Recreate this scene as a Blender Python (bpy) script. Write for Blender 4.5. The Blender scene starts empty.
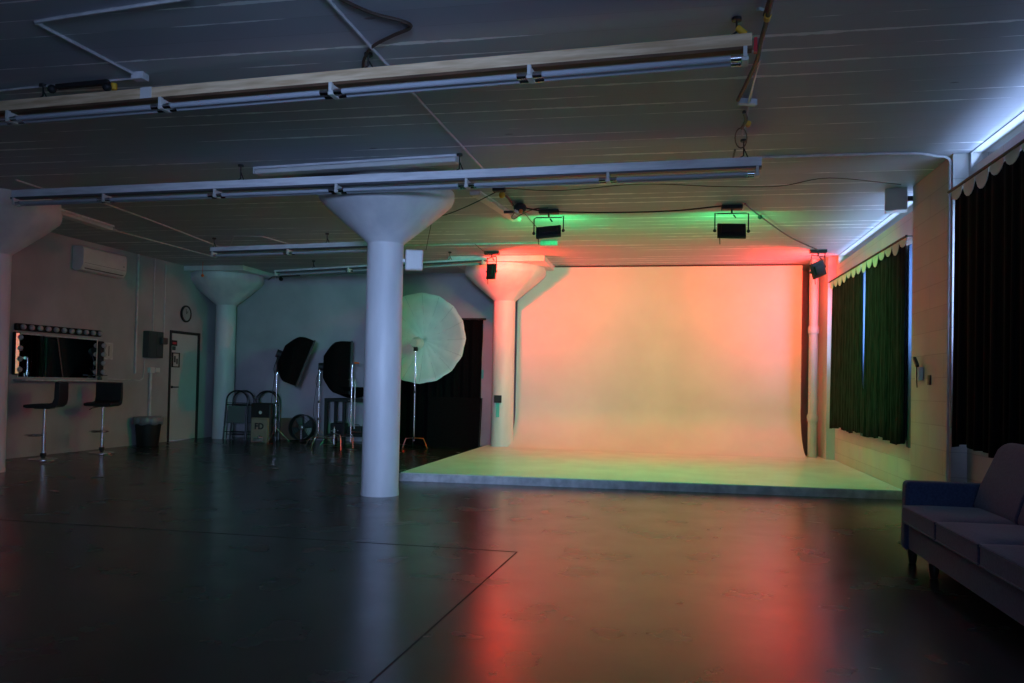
import bpy, bmesh, math, random
from mathutils import Vector as V, Matrix, Quaternion
random.seed(7)
PI = math.pi
C = bpy.context.scene.collection
SC = bpy.context.scene
# ------------------------------------------------------------------ camera
F, SHY, YAW, PITCH, ROLL, EYE = 800.85, 25.167, .194, .0221, .0202, 1.2868
XL, XR, XP, YB, YF, H = -9.868, 2.80, 2.66, 16.25, -4.2, 3.6
cf = V((-math.sin(YAW)*math.cos(PITCH), math.cos(YAW)*math.cos(PITCH), math.sin(PITCH)))
r0 = V((math.cos(YAW), math.sin(YAW), 0)); u0 = r0.cross(cf)
cr = math.cos(ROLL)*r0 + math.sin(ROLL)*u0; cu = -math.sin(ROLL)*r0 + math.cos(ROLL)*u0
EYEP = V((0, 0, EYE))
cam = bpy.data.cameras.new('camera'); co = bpy.data.objects.new('camera', cam); C.objects.link(co)
cam.sensor_width = 36; cam.lens = F/1024*36; cam.shift_y = SHY/1024; cam.clip_start = .05; cam.clip_end = 200
co.matrix_world = Matrix(((cr.x, cu.x, -cf.x, 0), (cr.y, cu.y, -cf.y, 0), (cr.z, cu.z, -cf.z, EYE), (0, 0, 0, 1)))
SC.camera = co
def ray(x, y): return (x-512)/F*cr - (y-341.5-SHY)/F*cu + cf
def AX(x, y, v): d = ray(x, y); return EYEP + d*(v/d.x)
def AY(x, y, v): d = ray(x, y); return EYEP + d*(v/d.y)
def AZ(x, y, v): d = ray(x, y); return EYEP + d*((v-EYE)/d.z)
vs = SC.view_settings
vs.view_transform = 'Standard'; vs.look = 'None'; vs.gamma = 1; vs.use_curve_mapping = False; vs.exposure = 0
# ------------------------------------------------------------------ materials
def mat(name, col, rough=.6, metal=0, spec=.5, **k):
    m = bpy.data.materials.new(name); m.use_nodes = True; nt = m.node_tree; b = nt.nodes['Principled BSDF']
    b.inputs['Base Color'].default_value = (*col, 1); b.inputs['Roughness'].default_value = rough
    b.inputs['Metallic'].default_value = metal; b.inputs['Specular IOR Level'].default_value = spec
    for kk, v in k.items():
        b.inputs[kk.replace('_', ' ')].default_value = v
    return m
def N(m, t, **k):
    n = m.node_tree.nodes.new(t)
    for a, v in k.items():
        if a.startswith('i_'): n.inputs[a[2:].replace('_', ' ')].default_value = v
        else: setattr(n, a, v)
    return n
def L(m, a, b): m.node_tree.links.new(a, b)
def noise_mix(m, c1, c2, scale, vec=None, detail=4, lo=.35, hi=.65, stretch=(1, 1, 1)):
    tc = N(m, 'ShaderNodeTexCoord'); mp = N(m, 'ShaderNodeMapping'); mp.inputs['Scale'].default_value = stretch
    L(m, tc.outputs['Object'], mp.inputs['Vector'])
    n = N(m, 'ShaderNodeTexNoise'); n.inputs['Scale'].default_value = scale; n.inputs['Detail'].default_value = detail
    L(m, mp.outputs['Vector'], n.inputs['Vector'])
    r = N(m, 'ShaderNodeMapRange'); r.inputs['From Min'].default_value = lo; r.inputs['From Max'].default_value = hi
    L(m, n.outputs['Fac'], r.inputs['Value'])
    mx = N(m, 'ShaderNodeMix', data_type='RGBA'); mx.inputs['A'].default_value = (*c1, 1); mx.inputs['B'].default_value = (*c2, 1)
    L(m, r.outputs['Result'], mx.inputs['Factor'])
    return mx, n, r, mp
def vary(m, c1, c2, scale, bump=0, **k):
    mx, n, r, mp = noise_mix(m, c1, c2, scale, **k)
    b = m.node_tree.nodes['Principled BSDF']; L(m, mx.outputs['Result'], b.inputs['Base Color'])
    if bump:
        bp = N(m, 'ShaderNodeBump'); bp.inputs['Strength'].default_value = bump; bp.inputs['Distance'].default_value = .02
        L(m, n.outputs['Fac'], bp.inputs['Height']); L(m, bp.outputs['Normal'], b.inputs['Normal'])
    return m
M = {}
M['wall'] = vary(mat('white_painted_wall', (.6, .6, .6), .65), (.36, .355, .37), (.45, .44, .455), 1.3, bump=.15)
M['backwall'] = M['wall']
M['column'] = vary(mat('painted_column', (.7, .7, .7), .5), (.60, .61, .63), (.74, .74, .74), 2.5, bump=.2, stretch=(1.5, 1.5, .4))
M['cyc'] = vary(mat('cyclorama_white', (.8, .8, .8), .5), (.60, .60, .60), (.66, .66, .66), 1.2)
M['platform'] = vary(mat('stage_paint', (.8, .8, .8), .33), (.56, .56, .55), (.66, .66, .65), 2.2)
M['trimwhite'] = vary(mat('worn_white_trim', (.6, .6, .6), .5), (.42, .43, .45), (.68, .68, .70), 9)
M['black'] = mat('black_matte', (.012, .012, .013), .6)
M['blackcloth'] = vary(mat('black_cloth', (.008, .008, .009), .95, Sheen_Weight=.0), (.002, .002, .0022), (.005, .005, .0055), 30)
M['curtain'] = vary(mat('dark_curtain_cloth', (.03, .03, .03), .95), (.008, .010, .010), (.026, .030, .028), 14, stretch=(4, 4, .3))
M['curtain2'] = vary(mat('black_curtain_cloth', (.01, .01, .01), .95), (.003, .003, .0035), (.006, .006, .007), 14, stretch=(4, 4, .3))
for k_ in ('curtain', 'curtain2', 'blackcloth'): M[k_].node_tree.nodes['Principled BSDF'].inputs['Specular IOR Level'].default_value = .1
M['liner'] = mat('white_liner', (.75, .75, .72), .8)
M['chrome'] = mat('chrome', (.75, .75, .77), .16, 1)
M['steel'] = mat('brushed_steel', (.45, .45, .46), .35, 1)
M['galv'] = vary(mat('galvanised_pipe', (.5, .5, .52), .4, .6), (.38, .38, .40), (.55, .55, .58), 12)
M['pipe'] = vary(mat('painted_pipe', (.6, .6, .6), .45), (.45, .46, .48), (.62, .62, .63), 8)
M['wood'] = vary(mat('pine_board', (.4, .28, .18), .7), (.60, .40, .22), (.88, .66, .42), 5, stretch=(.4, 6, 6))
M['woodunder'] = vary(mat('board_in_shade', (.12, .06, .03), .7), (.07, .035, .018), (.16, .08, .04), 5, stretch=(.4, 6, 6))  # shade on the underside of the pine board, put into the colour
M['channel'] = vary(mat('white_enamel_channel', (.7, .7, .74), .35), (.70, .71, .74), (.88, .89, .92), 6, stretch=(.6, 5, 5))
M['tube'] = mat('fluorescent_tube_glass', (.42, .45, .50), .12)
M['holder'] = mat('lamp_holder', (.62, .62, .6), .5)
M['darkgap'] = mat('channel_shade', (.08, .08, .09), .5)  # shade below the white channels, put into a dark tone
M['wire'] = mat('black_cable', (.015, .014, .012), .5)
M['brownwire'] = mat('brown_cable', (.05, .03, .02), .6)
M['yellow'] = mat('yellow_plug', (.75, .42, .03), .5)
M['red'] = mat('red_plastic', (.6, .03, .04), .4)
M['orange'] = mat('orange_plastic', (.85, .16, .03), .4)
M['blue'] = mat('blue_plastic', (.05, .22, .6), .4)
M['plastic'] = vary(mat('white_plastic', (.7, .7, .68), .4), (.60, .60, .58), (.70, .70, .68), 3)
M['greyslot'] = mat('grey_slot', (.1, .1, .1), .6)
M['panel'] = mat('grey_panel_enamel', (.05, .06, .06), .45)
M['door'] = vary(mat('door_paint', (.6, .6, .6), .45), (.50, .52, .52), (.58, .60, .60), 1.5)
M['doorframe'] = mat('dark_door_frame', (.02, .018, .018), .5)
M['mirror'] = mat('mirror_glass', (.85, .88, .88), .02, 1)
M['bulb'] = mat('frosted_bulb', (.42, .42, .43), .15)
M['leather'] = mat('black_leatherette', (.012, .012, .013), .5)
M['sofa'] = vary(mat('navy_sofa_fabric', (.10, .12, .2), .9, Sheen_Weight=.25), (.018, .034, .085), (.034, .056, .12), 60, bump=.1)
sh = mat('added_sheer_cloth', (.05, .055, .07), .9); n_ = N(sh, 'ShaderNodeBsdfTranslucent'); n_.inputs['Color'].default_value = (.07, .12, .20, 1); ms_ = N(sh, 'ShaderNodeAddShader')
L(sh, sh.node_tree.nodes['Principled BSDF'].outputs[0], ms_.inputs[0]); L(sh, n_.outputs[0], ms_.inputs[1]); L(sh, ms_.outputs[0], sh.node_tree.nodes['Material Output'].inputs['Surface']); M['sheer'] = sh  # added cloth that softens and tints daylight in the curtain gaps
M['sofaleg'] = mat('dark_wood_leg', (.02, .014, .01), .4)
M['bag'] = mat('clear_bin_liner', (.22, .24, .26), .3)
M['card'] = vary(mat('cardboard', (.42, .34, .25), .8), (.24, .19, .14), (.30, .24, .17), 6)
M['brown'] = mat('brown_card', (.16, .10, .06), .8)
M['ink'] = mat('black_ink', (.02, .02, .02), .8)
M['umb'] = vary(mat('umbrella_fabric', (.75, .75, .73), .7), (.66, .67, .66), (.76, .76, .74), 3)
M['teal'] = mat('teal_tape', (.10, .5, .45), .6)
M['chairpaint'] = mat('grey_chair_metal', (.018, .019, .02), .4, .2)
M['chairpanel'] = mat('grey_seat_panel', (.11, .13, .13), .5)
M['paper'] = mat('paper', (.55, .55, .52), .8)
M['dial'] = mat('clock_dial', (.30, .33, .33), .5)
M['joint'] = mat('floor_joint', (.022, .018, .015), .9)
M['windowframe'] = mat('window_frame_paint', (.4, .4, .4), .5)
g = bpy.data.materials.new('window_glass'); g.use_nodes = True; nt = g.node_tree; nt.nodes.clear()
o_ = nt.nodes.new('ShaderNodeOutputMaterial'); t_ = nt.nodes.new('ShaderNodeBsdfTransparent'); gl = nt.nodes.new('ShaderNodeBsdfGlossy')
gl.inputs['Roughness'].default_value = .02; mxs = nt.nodes.new('ShaderNodeMixShader'); mxs.inputs[0].default_value = .08
nt.links.new(t_.outputs[0], mxs.inputs[1]); nt.links.new(gl.outputs[0], mxs.inputs[2]); nt.links.new(mxs.outputs[0], o_.inputs[0])
M['glass'] = g
def lens_mat(name, col, s):
    m = bpy.data.materials.new(name); m.use_nodes = True; b = m.node_tree.nodes['Principled BSDF']
    b.inputs['Base Color'].default_value = (*col, 1); b.inputs['Emission Color'].default_value = (*col, 1); b.inputs['Emission Strength'].default_value = s
    return m
GREEN = (.01, 1.0, .25); RED = (1.0, .018, .012)
M['greenlens'] = lens_mat('green_led_face', GREEN, 3); M['redlens'] = lens_mat('red_led_face', RED, 3)
# floor: dark polished concrete
m = mat('polished_concrete', (.03, .03, .03), .25, 0, .5, Coat_Weight=.1, Coat_Roughness=.2)
mx, n, r, mp = noise_mix(m, (.014, .011, .0095), (.034, .027, .022), .8, detail=10, lo=.15, hi=.9)
b = m.node_tree.nodes['Principled BSDF']; L(m, mx.outputs['Result'], b.inputs['Base Color'])
n2 = N(m, 'ShaderNodeTexNoise'); n2.inputs['Scale'].default_value = 2.2; n2.inputs['Detail'].default_value = 6
tc = N(m, 'ShaderNodeTexCoord'); L(m, tc.outputs['Object'], n2.inputs['Vector'])
r2 = N(m, 'ShaderNodeMapRange'); r2.inputs['From Min'].default_value = .3; r2.inputs['From Max'].default_value = .7
r2.inputs['To Min'].default_value = .22; r2.inputs['To Max'].default_value = .29
L(m, n2.outputs['Fac'], r2.inputs['Value']); L(m, r2.outputs['Result'], b.inputs['Roughness'])
n3 = N(m, 'ShaderNodeTexNoise'); n3.inputs['Scale'].default_value = 14; n3.inputs['Detail'].default_value = 5; L(m, tc.outputs['Object'], n3.inputs['Vector'])
bp = N(m, 'ShaderNodeBump'); bp.inputs['Strength'].default_value = .03; bp.inputs['Distance'].default_value = .015
L(m, n3.outputs['Fac'], bp.inputs['Height']); L(m, bp.outputs['Normal'], b.inputs['Normal'])
M['floor'] = m
# ceiling: board-formed concrete painted grey white, boards run along X
m = mat('board_formed_ceiling', (.5, .5, .5), .6)
tc = N(m, 'ShaderNodeTexCoord'); sp = N(m, 'ShaderNodeSeparateXYZ'); L(m, tc.outputs['Object'], sp.inputs[0])
def mth(op, a, bv=None, cl=False):
    q = N(m, 'ShaderNodeMath', operation=op); q.use_clamp = cl
    for i, s in enumerate((a, bv)):
        if s is None: continue
        if isinstance(s, (int, float)): q.inputs[i].default_value = s
        else: L(m, s, q.inputs[i])
    return q.outputs[0]
BW = .235
bi = mth('DIVIDE', sp.outputs['Y'], BW); fr = mth('FRACT', bi); idx = mth('FLOOR', bi)
edge = mth('MINIMUM', fr, mth('SUBTRACT', 1.0, fr))              # 0 at the board joint
wn = N(m, 'ShaderNodeTexWhiteNoise', noise_dimensions='1D'); L(m, idx, wn.inputs['W'])
# flaky bright fins along joints: noise stretched along x, cut at random
mp = N(m, 'ShaderNodeMapping'); mp.inputs['Scale'].default_value = (.55, 4.2, 1); L(m, tc.outputs['Object'], mp.inputs['Vector'])
nf = N(m, 'ShaderNodeTexNoise'); nf.inputs['Scale'].default_value = 1.0; nf.inputs['Detail'].default_value = 3; L(m, mp.outputs['Vector'], nf.inputs['Vector'])
nw = N(m, 'ShaderNodeTexNoise'); nw.inputs['Scale'].default_value = 7; nw.inputs['Detail'].default_value = 4; L(m, tc.outputs['Object'], nw.inputs['Vector'])
width = mth('MULTIPLY', mth('SUBTRACT', nf.outputs['Fac'], .45, ), .55)
width = mth('MULTIPLY', width, mth('ADD', mth('MULTIPLY', nw.outputs['Fac'], 2.6), -.55, True))
fin = mth('MULTIPLY', mth('SUBTRACT', width, edge), 160.0, True)
line = mth('MULTIPLY', mth('SUBTRACT', .012, edge), 120.0, True)
nb = N(m, 'ShaderNodeTexNoise'); nb.inputs['Scale'].default_value = 1.1; nb.inputs['Detail'].default_value = 6; L(m, tc.outputs['Object'], nb.inputs['Vector'])
base = N(m, 'ShaderNodeMix', data_type='RGBA'); base.inputs['A'].default_value = (.36, .385, .42, 1); base.inputs['B'].default_value = (.47, .49, .53, 1)
L(m, mth('ADD', mth('MULTIPLY', wn.outputs['Value'], .45), mth('MULTIPLY', nb.outputs['Fac'], .55)), base.inputs['Factor'])
m1 = N(m, 'ShaderNodeMix', data_type='RGBA'); L(m, base.outputs['Result'], m1.inputs['A']); m1.inputs['B'].default_value = (.24, .24, .25, 1); L(m, mth('MULTIPLY', line, .7), m1.inputs['Factor'])
m2 = N(m, 'ShaderNodeMix', data_type='RGBA'); L(m, m1.outputs['Result'], m2.inputs['A']); m2.inputs['B'].default_value = (.92, .92, .92, 1); L(m, fin, m2.inputs['Factor'])
# small dark pocks
vo = N(m, 'ShaderNodeTexVoronoi'); vo.inputs['Scale'].default_value = 1.3; mpv = N(m, 'ShaderNodeMapping'); mpv.inputs['Scale'].default_value = (.7, 1.8, 1)
L(m, tc.outputs['Object'], mpv.inputs['Vector']); L(m, mpv.outputs['Vector'], vo.inputs['Vector'])
pock = mth('MULTIPLY', mth('SUBTRACT', .045, vo.outputs['Distance']), 60.0, True)
m3 = N(m, 'ShaderNodeMix', data_type='RGBA'); L(m, m2.outputs['Result'], m3.inputs['A']); m3.inputs['B'].default_value = (.10, .10, .10, 1); L(m, mth('MULTIPLY', pock, .7), m3.inputs['Factor'])
b = m.node_tree.nodes['Principled BSDF']; L(m, m3.outputs['Result'], b.inputs['Base Color'])
hgt = mth('ADD', mth('MULTIPLY', wn.outputs['Value'], .35), mth('SUBTRACT', mth('MULTIPLY', nb.outputs['Fac'], .5), mth('MULTIPLY', fin, .8)))
bp = N(m, 'ShaderNodeBump'); bp.inputs['Strength'].default_value = .35; bp.inputs['Distance'].default_value = .02
L(m, hgt, bp.inputs['Height']); L(m, bp.outputs['Normal'], b.inputs['Normal'])
M['ceiling'] = m
# pilaster: painted blocks with courses
def block_mat():
    m = mat('painted_block_wall', (.5, .5, .5), .6)
    tc = N(m, 'ShaderNodeTexCoord'); sp = N(m, 'ShaderNodeSeparateXYZ'); L(m, tc.outputs['Object'], sp.inputs[0])
    cb = N(m, 'ShaderNodeCombineXYZ'); ad = N(m, 'ShaderNodeMath', operation='ADD'); L(m, sp.outputs['X'], ad.inputs[0]); L(m, sp.outputs['Y'], ad.inputs[1])
    L(m, ad.outputs[0], cb.inputs['X']); L(m, sp.outputs['Z'], cb.inputs['Y'])
    br = N(m, 'ShaderNodeTexBrick'); L(m, cb.outputs[0], br.inputs['Vector'])
    br.inputs['Scale'].default_value = 1; br.inputs['Brick Width'].default_value = .9; br.inputs['Row Height'].default_value = .24
    br.inputs['Mortar Size'].default_value = .006; br.inputs['Mortar Smooth'].default_value = .4
    br.inputs['Color1'].default_value = (.56, .56, .54, 1); br.inputs['Color2'].default_value = (.50, .50, .49, 1); br.inputs['Mortar'].default_value = (.42, .42, .41, 1)
    n = N(m, 'ShaderNodeTexNoise'); n.inputs['Scale'].default_value = 2.5; n.inputs['Detail'].default_value = 5; L(m, tc.outputs['Object'], n.inputs['Vector'])
    mx = N(m, 'ShaderNodeMix', data_type='RGBA', blend_type='MULTIPLY'); mx.inputs['Factor'].default_value = .5
    L(m, br.outputs['Color'], mx.inputs['A']); L(m, n.outputs['Color'], mx.inputs['B'])
    mx.inputs['Factor'].default_value = .35
    b = m.node_tree.nodes['Principled BSDF']; L(m, mx.outputs['Result'], b.inputs['Base Color'])
    bp = N(m, 'ShaderNodeBump'); bp.inputs['Strength'].default_value = .2; bp.inputs['Distance'].default_value = .006; bp.invert = True
    L(m, br.outputs['Fac'], bp.inputs['Height']); L(m, bp.outputs['Normal'], b.inputs['Normal'])
    return m
M['block'] = block_mat()
# ------------------------------------------------------------------ mesh builder
def basis(d, up=V((0, 0, 1))):
    d = V(d).normalized()
    a = up.cross(d)
    if a.length < 1e-4: a = V((1, 0, 0))
    a.normalize(); return a, d.cross(a), d
class MB:
    def __init__(s): s.b = bmesh.new()
    def face(s, vs):
        try: s.b.faces.new(vs)
        except ValueError: pass
    def box(s, x0, x1, y0, y1, z0, z1):
        v = [s.b.verts.new(p) for p in ((x0,y0,z0),(x1,y0,z0),(x1,y1,z0),(x0,y1,z0),(x0,y0,z1),(x1,y0,z1),(x1,y1,z1),(x0,y1,z1))]
        for f in ((3,2,1,0),(4,5,6,7),(0,1,5,4),(1,2,6,5),(2,3,7,6),(3,0,4,7)): s.face([v[i] for i in f])
        return s
    def obox(s, c, ax, ay, az, hx, hy, hz):     # oriented box
        c = V(c); v = []
        for k in (-1, 1):
            for i, j in ((-1,-1),(1,-1),(1,1),(-1,1)): v.append(s.b.verts.new(c + ax*hx*i + ay*hy*j + az*hz*k))
        for f in ((3,2,1,0),(4,5,6,7),(0,1,5,4),(1,2,6,5),(2,3,7,6),(3,0,4,7)): s.face([v[i] for i in f])
        return s
    def beam(s, p, q, w, h):                    # box along p->q, width w, height h
        p, q = V(p), V(q); a, b2, d = basis(q-p)
        return s.obox((p+q)/2, a, b2, d, w/2, h/2, (q-p).length/2)
    def tube(s, pts, r, n=8, cap=True):
        pts = [V(p) for p in pts]; rs = r if isinstance(r, (list, tuple)) else [r]*len(pts)
        rings = []; a = None
        for i, p in enumerate(pts):
            d = (pts[min(i+1, len(pts)-1)] - pts[max(i-1, 0)]).normalized()
            if a is None: a = basis(d)[0]
            else:
                a = a - d*a.dot(d); a = a.normalized() if a.length > 1e-5 else basis(d)[0]
            bb = d.cross(a)
            rings.append([s.b.verts.new(p + (a*math.cos(2*PI*k/n) + bb*math.sin(2*PI*k/n))*rs[i]) for k in range(n)])
        for A, B in zip(rings, rings[1:]):
            for k in range(n): s.face((A[k], A[(k+1) % n], B[(k+1) % n], B[k]))
        if cap: s.face(rings[0][::-1]); s.face(rings[-1])
        return s
    def lathe(s, prof, c=(0, 0, 0), n=32, axis=(0, 0, 1), cap=True):
        a, b2, d = basis(axis); c = V(c); rings = []
        for r, z in prof: rings.append([s.b.verts.new(c + d*z + (a*math.cos(2*PI*k/n) + b2*math.sin(2*PI*k/n))*max(r, 1e-4)) for k in range(n)])
        for A, B in zip(rings, rings[1:]):
            for k in range(n): s.face((A[k], A[(k+1) % n], B[(k+1) % n], B[k]))
        if cap: s.face(rings[0][::-1]); s.face(rings[-1])
        return s
    def prism(s, poly, axis, t0, t1):           # polygon of 2 coords extruded along axis
        def P(u, w, t): return {'x': (t, u, w), 'y': (u, t, w), 'z': (u, w, t)}[axis]
        A = [s.b.verts.new(P(u, w, t0)) for u, w in poly]; B = [s.b.verts.new(P(u, w, t1)) for u, w in poly]
        s.face(A[::-1]); s.face(B); k = len(poly)
        for i in range(k): s.face((A[i], A[(i+1) % k], B[(i+1) % k], B[i]))
        return s
    def grid(s, fn, nu, nv):
        v = [[s.b.verts.new(fn(i/nu, j/nv)) for j in range(nv+1)] for i in range(nu+1)]
        for i in range(nu):
            for j in range(nv): s.face((v[i][j], v[i+1][j], v[i+1][j+1], v[i][j+1]))
        return s
    def ball(s, c, r, n=12, sz=1):
        bmesh.ops.create_uvsphere(s.b, u_segments=n, v_segments=max(6, n//2), radius=r, matrix=Matrix.Translation(V(c)) @ Matrix.Diagonal((1, 1, sz, 1)))
        return s
    def build(s, name, m, parent=None, smooth=False, bevel=0, seg=2, solid=0, sub=0, label=None):
        bmesh.ops.recalc_face_normals(s.b, faces=s.b.faces)
        me = bpy.data.meshes.new(name)
        base = V((0, 0, 0)) if parent is None else None
        s.b.to_mesh(me); s.b.free(); me.materials.append(M[m] if isinstance(m, str) else m)
        ob = bpy.data.objects.new(name, me); C.objects.link(ob)
        if parent is not None:
            ob.parent = parent
            ob.matrix_parent_inverse = world(parent).inverted()
        if smooth:
            for p in me.polygons: p.use_smooth = True
            if smooth != 'all':
                md = ob.modifiers.new('es', 'EDGE_SPLIT'); md.split_angle = math.radians(38)
        if solid:
            md = ob.modifiers.new('so', 'SOLIDIFY'); md.thickness = solid; md.offset = 0
        if bevel:
            md = ob.modifiers.new('bv', 'BEVEL'); md.width = bevel; md.segments = seg; md.limit_method = 'ANGLE'
            for p in me.polygons: p.use_smooth = True
            md.harden_normals = True
        if sub:
            md = ob.modifiers.new('ss', 'SUBSURF'); md.levels = sub; md.render_levels = sub
        if label: ob['label'] = label
        return ob
def world(o):
    mt = Matrix.LocRotScale(o.location, o.rotation_euler, o.scale)
    if o.parent: return world(o.parent) @ o.matrix_parent_inverse @ mt
    return mt
def tag(o, label, cat, group=None, kind=None):
    o['label'] = label; o['category'] = cat
    if group: o['group'] = group
    if kind: o['kind'] = kind
    return o
def struct(o): o['kind'] = 'structure'; return o
def thing(name, label, cat, loc=(0, 0, 0), rz=0, group=None):
    o = bpy.data.objects.new(name, None); C.objects.link(o); o.location = loc; o.rotation_euler = (0, 0, rz)
    o.empty_display_size = .1
    return tag(o, label, cat, group)
def kids(o): return [c for c in list(C.objects) if c.parent == o]
def copy_tree(o, parent=None):
    c = o.copy(); C.objects.link(c); c.parent = parent
    for k in kids(o): copy_tree(k, c)
    return c
def reloc(o, loc):      # give a one-mesh thing its origin at loc without moving it
    loc = V(loc); o.data.transform(Matrix.Translation(-loc)); o.location = loc; return o
def arc(c, a, b, r, t0, t1, n=8):
    c, a, b = V(c), V(a), V(b); return [c + a*r*math.cos(t0+(t1-t0)*i/n) + b*r*math.sin(t0+(t1-t0)*i/n) for i in range(n+1)]
def spline(pts, n=8):
    pts = [V(p) for p in pts]; P = [pts[0]*2-pts[1]] + pts + [pts[-1]*2-pts[-2]]; out = []
    for i in range(1, len(P)-2):
        for k in range(n):
            t = k/n; a, b, c, d = P[i-1], P[i], P[i+1], P[i+2]
            out.append(.5*((2*b) + (c-a)*t + (2*a-5*b+4*c-d)*t*t + (3*b-a-3*c+d)*t**3))
    out.append(pts[-1]); return out
# ------------------------------------------------------------------ room shell
struct(MB().box(XL-.3, XR+.5, YF-.3, YB+.3, -.2, 0).build('floor', 'floor'))
struct(MB().box(XL-.3, XR+.5, YF-.3, YB+.3, H, H+.2).build('ceiling', 'ceiling'))
DY0, DY1, DH = 14.46, 15.50, 2.24      # the door opening
mb = MB(); mb.box(XL-.3, XL, YF, DY0, 0, H).box(XL-.3, XL, DY1, YB, 0, H).box(XL-.3, XL, DY0, DY1, DH, H)
struct(mb.build('wall_left', 'wall'))
struct(MB().box(XL-.3, XR+.3, YB, YB+.3, 0, H).build('wall_back', 'wall'))
FW = (-.6, 2.4, 1.0, 2.7)  # front window added behind the camera to light the middle column
struct(MB().box(XL-.3, FW[0], YF-.3, YF, 0, H).box(FW[1], XR+.3, YF-.3, YF, 0, H).box(FW[0], FW[1], YF-.3, YF, 0, FW[2]).box(FW[0], FW[1], YF-.3, YF, FW[3], H).build('wall_front', 'wall'))
w = MB()
for xx in (FW[0], FW[1]-.05): w.box(xx, xx+.05, YF-.15, YF-.10, FW[2], FW[3])
for zz in (FW[2], FW[3]-.05): w.box(FW[0]+.05, FW[1]-.05, YF-.15, YF-.10, zz, zz+.05)
for k in range(1, 3): xx = FW[0]+(FW[1]-FW[0])*k/3; w.box(xx-.02, xx+.02, YF-.15, YF-.10, FW[2]+.05, FW[3]-.05)
wo = struct(w.build('window_4', 'windowframe')); MB().box(FW[0]+.05, FW[1]-.05, YF-.13, YF-.124, FW[2]+.05, FW[3]-.05).build('pane', 'glass', wo)
bays = [(-2.6, 1.4, .9, 3.1), (3.6, 8.3, 1.75, 3.02), (9.75, 14.4, 1.75, 2.98)]
mb = MB(); y = YF
for i_, (a, b_, z0, z1) in enumerate(bays):
    mb.box(XR, XR+.3, y, a, 0, H).box(XR, XR+.3, a, b_, 0, z0)
    if i_ == 0: mb.box(XR, XR+.3, a, b_, z1, H)
    else: mb.box(XR, XR+.3, a, b_, z1, 3.44).box(XR, XR+.3, a, b_, 3.59, H)
    y = b_
mb.box(XR, XR+.3, y, YB, 0, H); struct(mb.build('wall_right', 'block'))
for i, (a, b_, z0, z1) in enumerate(bays):
    w = MB(); X0, X1 = XR+.07, XR+.12
    for yy in (a, b_-.05): w.box(X0, X1, yy, yy+.05, z0, z1)
    for k in range(1, 4): yy = a+(b_-a)*k/4; w.box(X0, X1, yy-.025, yy+.025, z0+.05, z1-.05)
    for zz in (z0, z1-.05): w.box(X0, X1, a+.05, b_-.05, zz, zz+.05)
    wo = struct(w.build('window_%d' % (i+1), 'windowframe'))
    MB().box(X0+.02, X0+.026, a+.05, b_-.05, z0+.05, z1-.05).build('pane', 'glass', wo)
for i, (a, b_, z0, z1) in enumerate(bays[1:]):
    struct(MB().box(XR+.10, XR+.104, a, b_, 3.44, 3.59).build('window_%d' % (i+5), 'glass'))  # made-up glazed slots, added for a bright strip along the ceiling edge
# projecting pilasters of the right wall
struct(MB().box(XP, XR, 8.36, 9.66, 0, H).build('trim_1', 'block'))
struct(MB().box(XP, XR, 14.55, YB, 0, H).build('trim_2', 'wall'))
struct(MB().box(XP, XR, 2.0, 3.2, 0, H).build('trim_3', 'block'))
# saw-cut joints in the floor
j0, j1, j2 = AZ(517, 552, 0), AZ(370, 683, 0), AZ(0, 500, 0)
a1 = j0+(j1-j0)*1.8
struct(MB().beam(V((j0.x, j0.y, .0012)), V((a1.x, a1.y, .0012)), .009, .002).build('trim_4', 'joint'))
struct(MB().beam(V((j0.x, j0.y, .0012)), V((XL, j0.y+.05, .0012)), .006, .002).build('trim_5', 'joint'))
# door
dr = thing('door_1', 'white door', 'door'); del dr['label']; del dr['category']; dr['kind'] = 'structure'; dr.location = (XL, DY0, 0)
fw = .05
MB().box(XL-.12, XL+.02, DY0, DY0+fw, 0, DH).box(XL-.12, XL+.02, DY1-fw, DY1, 0, DH).box(XL-.12, XL+.02, DY0+fw, DY1-fw, DH-fw, DH).build('door_frame', 'doorframe', dr)
MB().box(XL-.06, XL-.01, DY0+fw+.004, DY1-fw-.004, .008, DH-fw-.004).build('door_panel', 'door', dr)
hp = AX(171.5, 387, XL+.0); yy, zz = DY0+.13, hp.z
MB().lathe([(.028, 0), (.028, .012)], (XL-.012, yy, zz), 16, (1, 0, 0)).tube([(XL, yy, zz), (XL+.05, yy, zz), (XL+.055, yy+.02, zz), (XL+.055, yy+.13, zz)], .011, 8).build('door_handle', 'black', dr, smooth=True)
# ------------------------------------------------------------------ concrete mushroom columns
def column(x, y, label, zb=0.0, rd=.82):
    t = thing('concrete_column', label, 'column', (x, y, zb), 0, 'mushroom columns of the studio')
    MB().lathe([(.217, zb), (.217, zb+.02), (.212, zb+.08), (.206, 2.86)], (x, y, 0), 48).build('shaft', 'column', t, smooth=True)
    MB().lathe([(.206, 2.86), (.215, 2.875), (.40, 3.03), (.60, 3.20), (.755, 3.345), (.775, 3.40), (.775, 3.46)], (x, y, 0), 64).build('capital', 'column', t, smooth=True)
    if rd > .8: MB().box(max(XL, x-.88), x+.88, y-.88, min(YB, y+.88), 3.50, H-.002).build('drop_panel', 'column', t)
    MB().lathe([(min(rd, .76), 3.461), (min(rd, .76), 3.50 if rd > .8 else H-.002)], (x, y, 0), 64).build('neck', 'column', t, smooth=True)
    return t
column(-3.215, 8.70, 'white round mushroom column standing alone in the middle of the dark floor', 0, .46)
column(-3.10, 14.93, 'white round mushroom column rising from the stage, glowing red', .112)
column(AY(225, 350, 15.75).x, 15.75, 'dim round mushroom column in the far left corner beside the door')
column(-8.76, 9.0, 'round mushroom column cut by the left edge of the photo', 0, .76)
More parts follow.
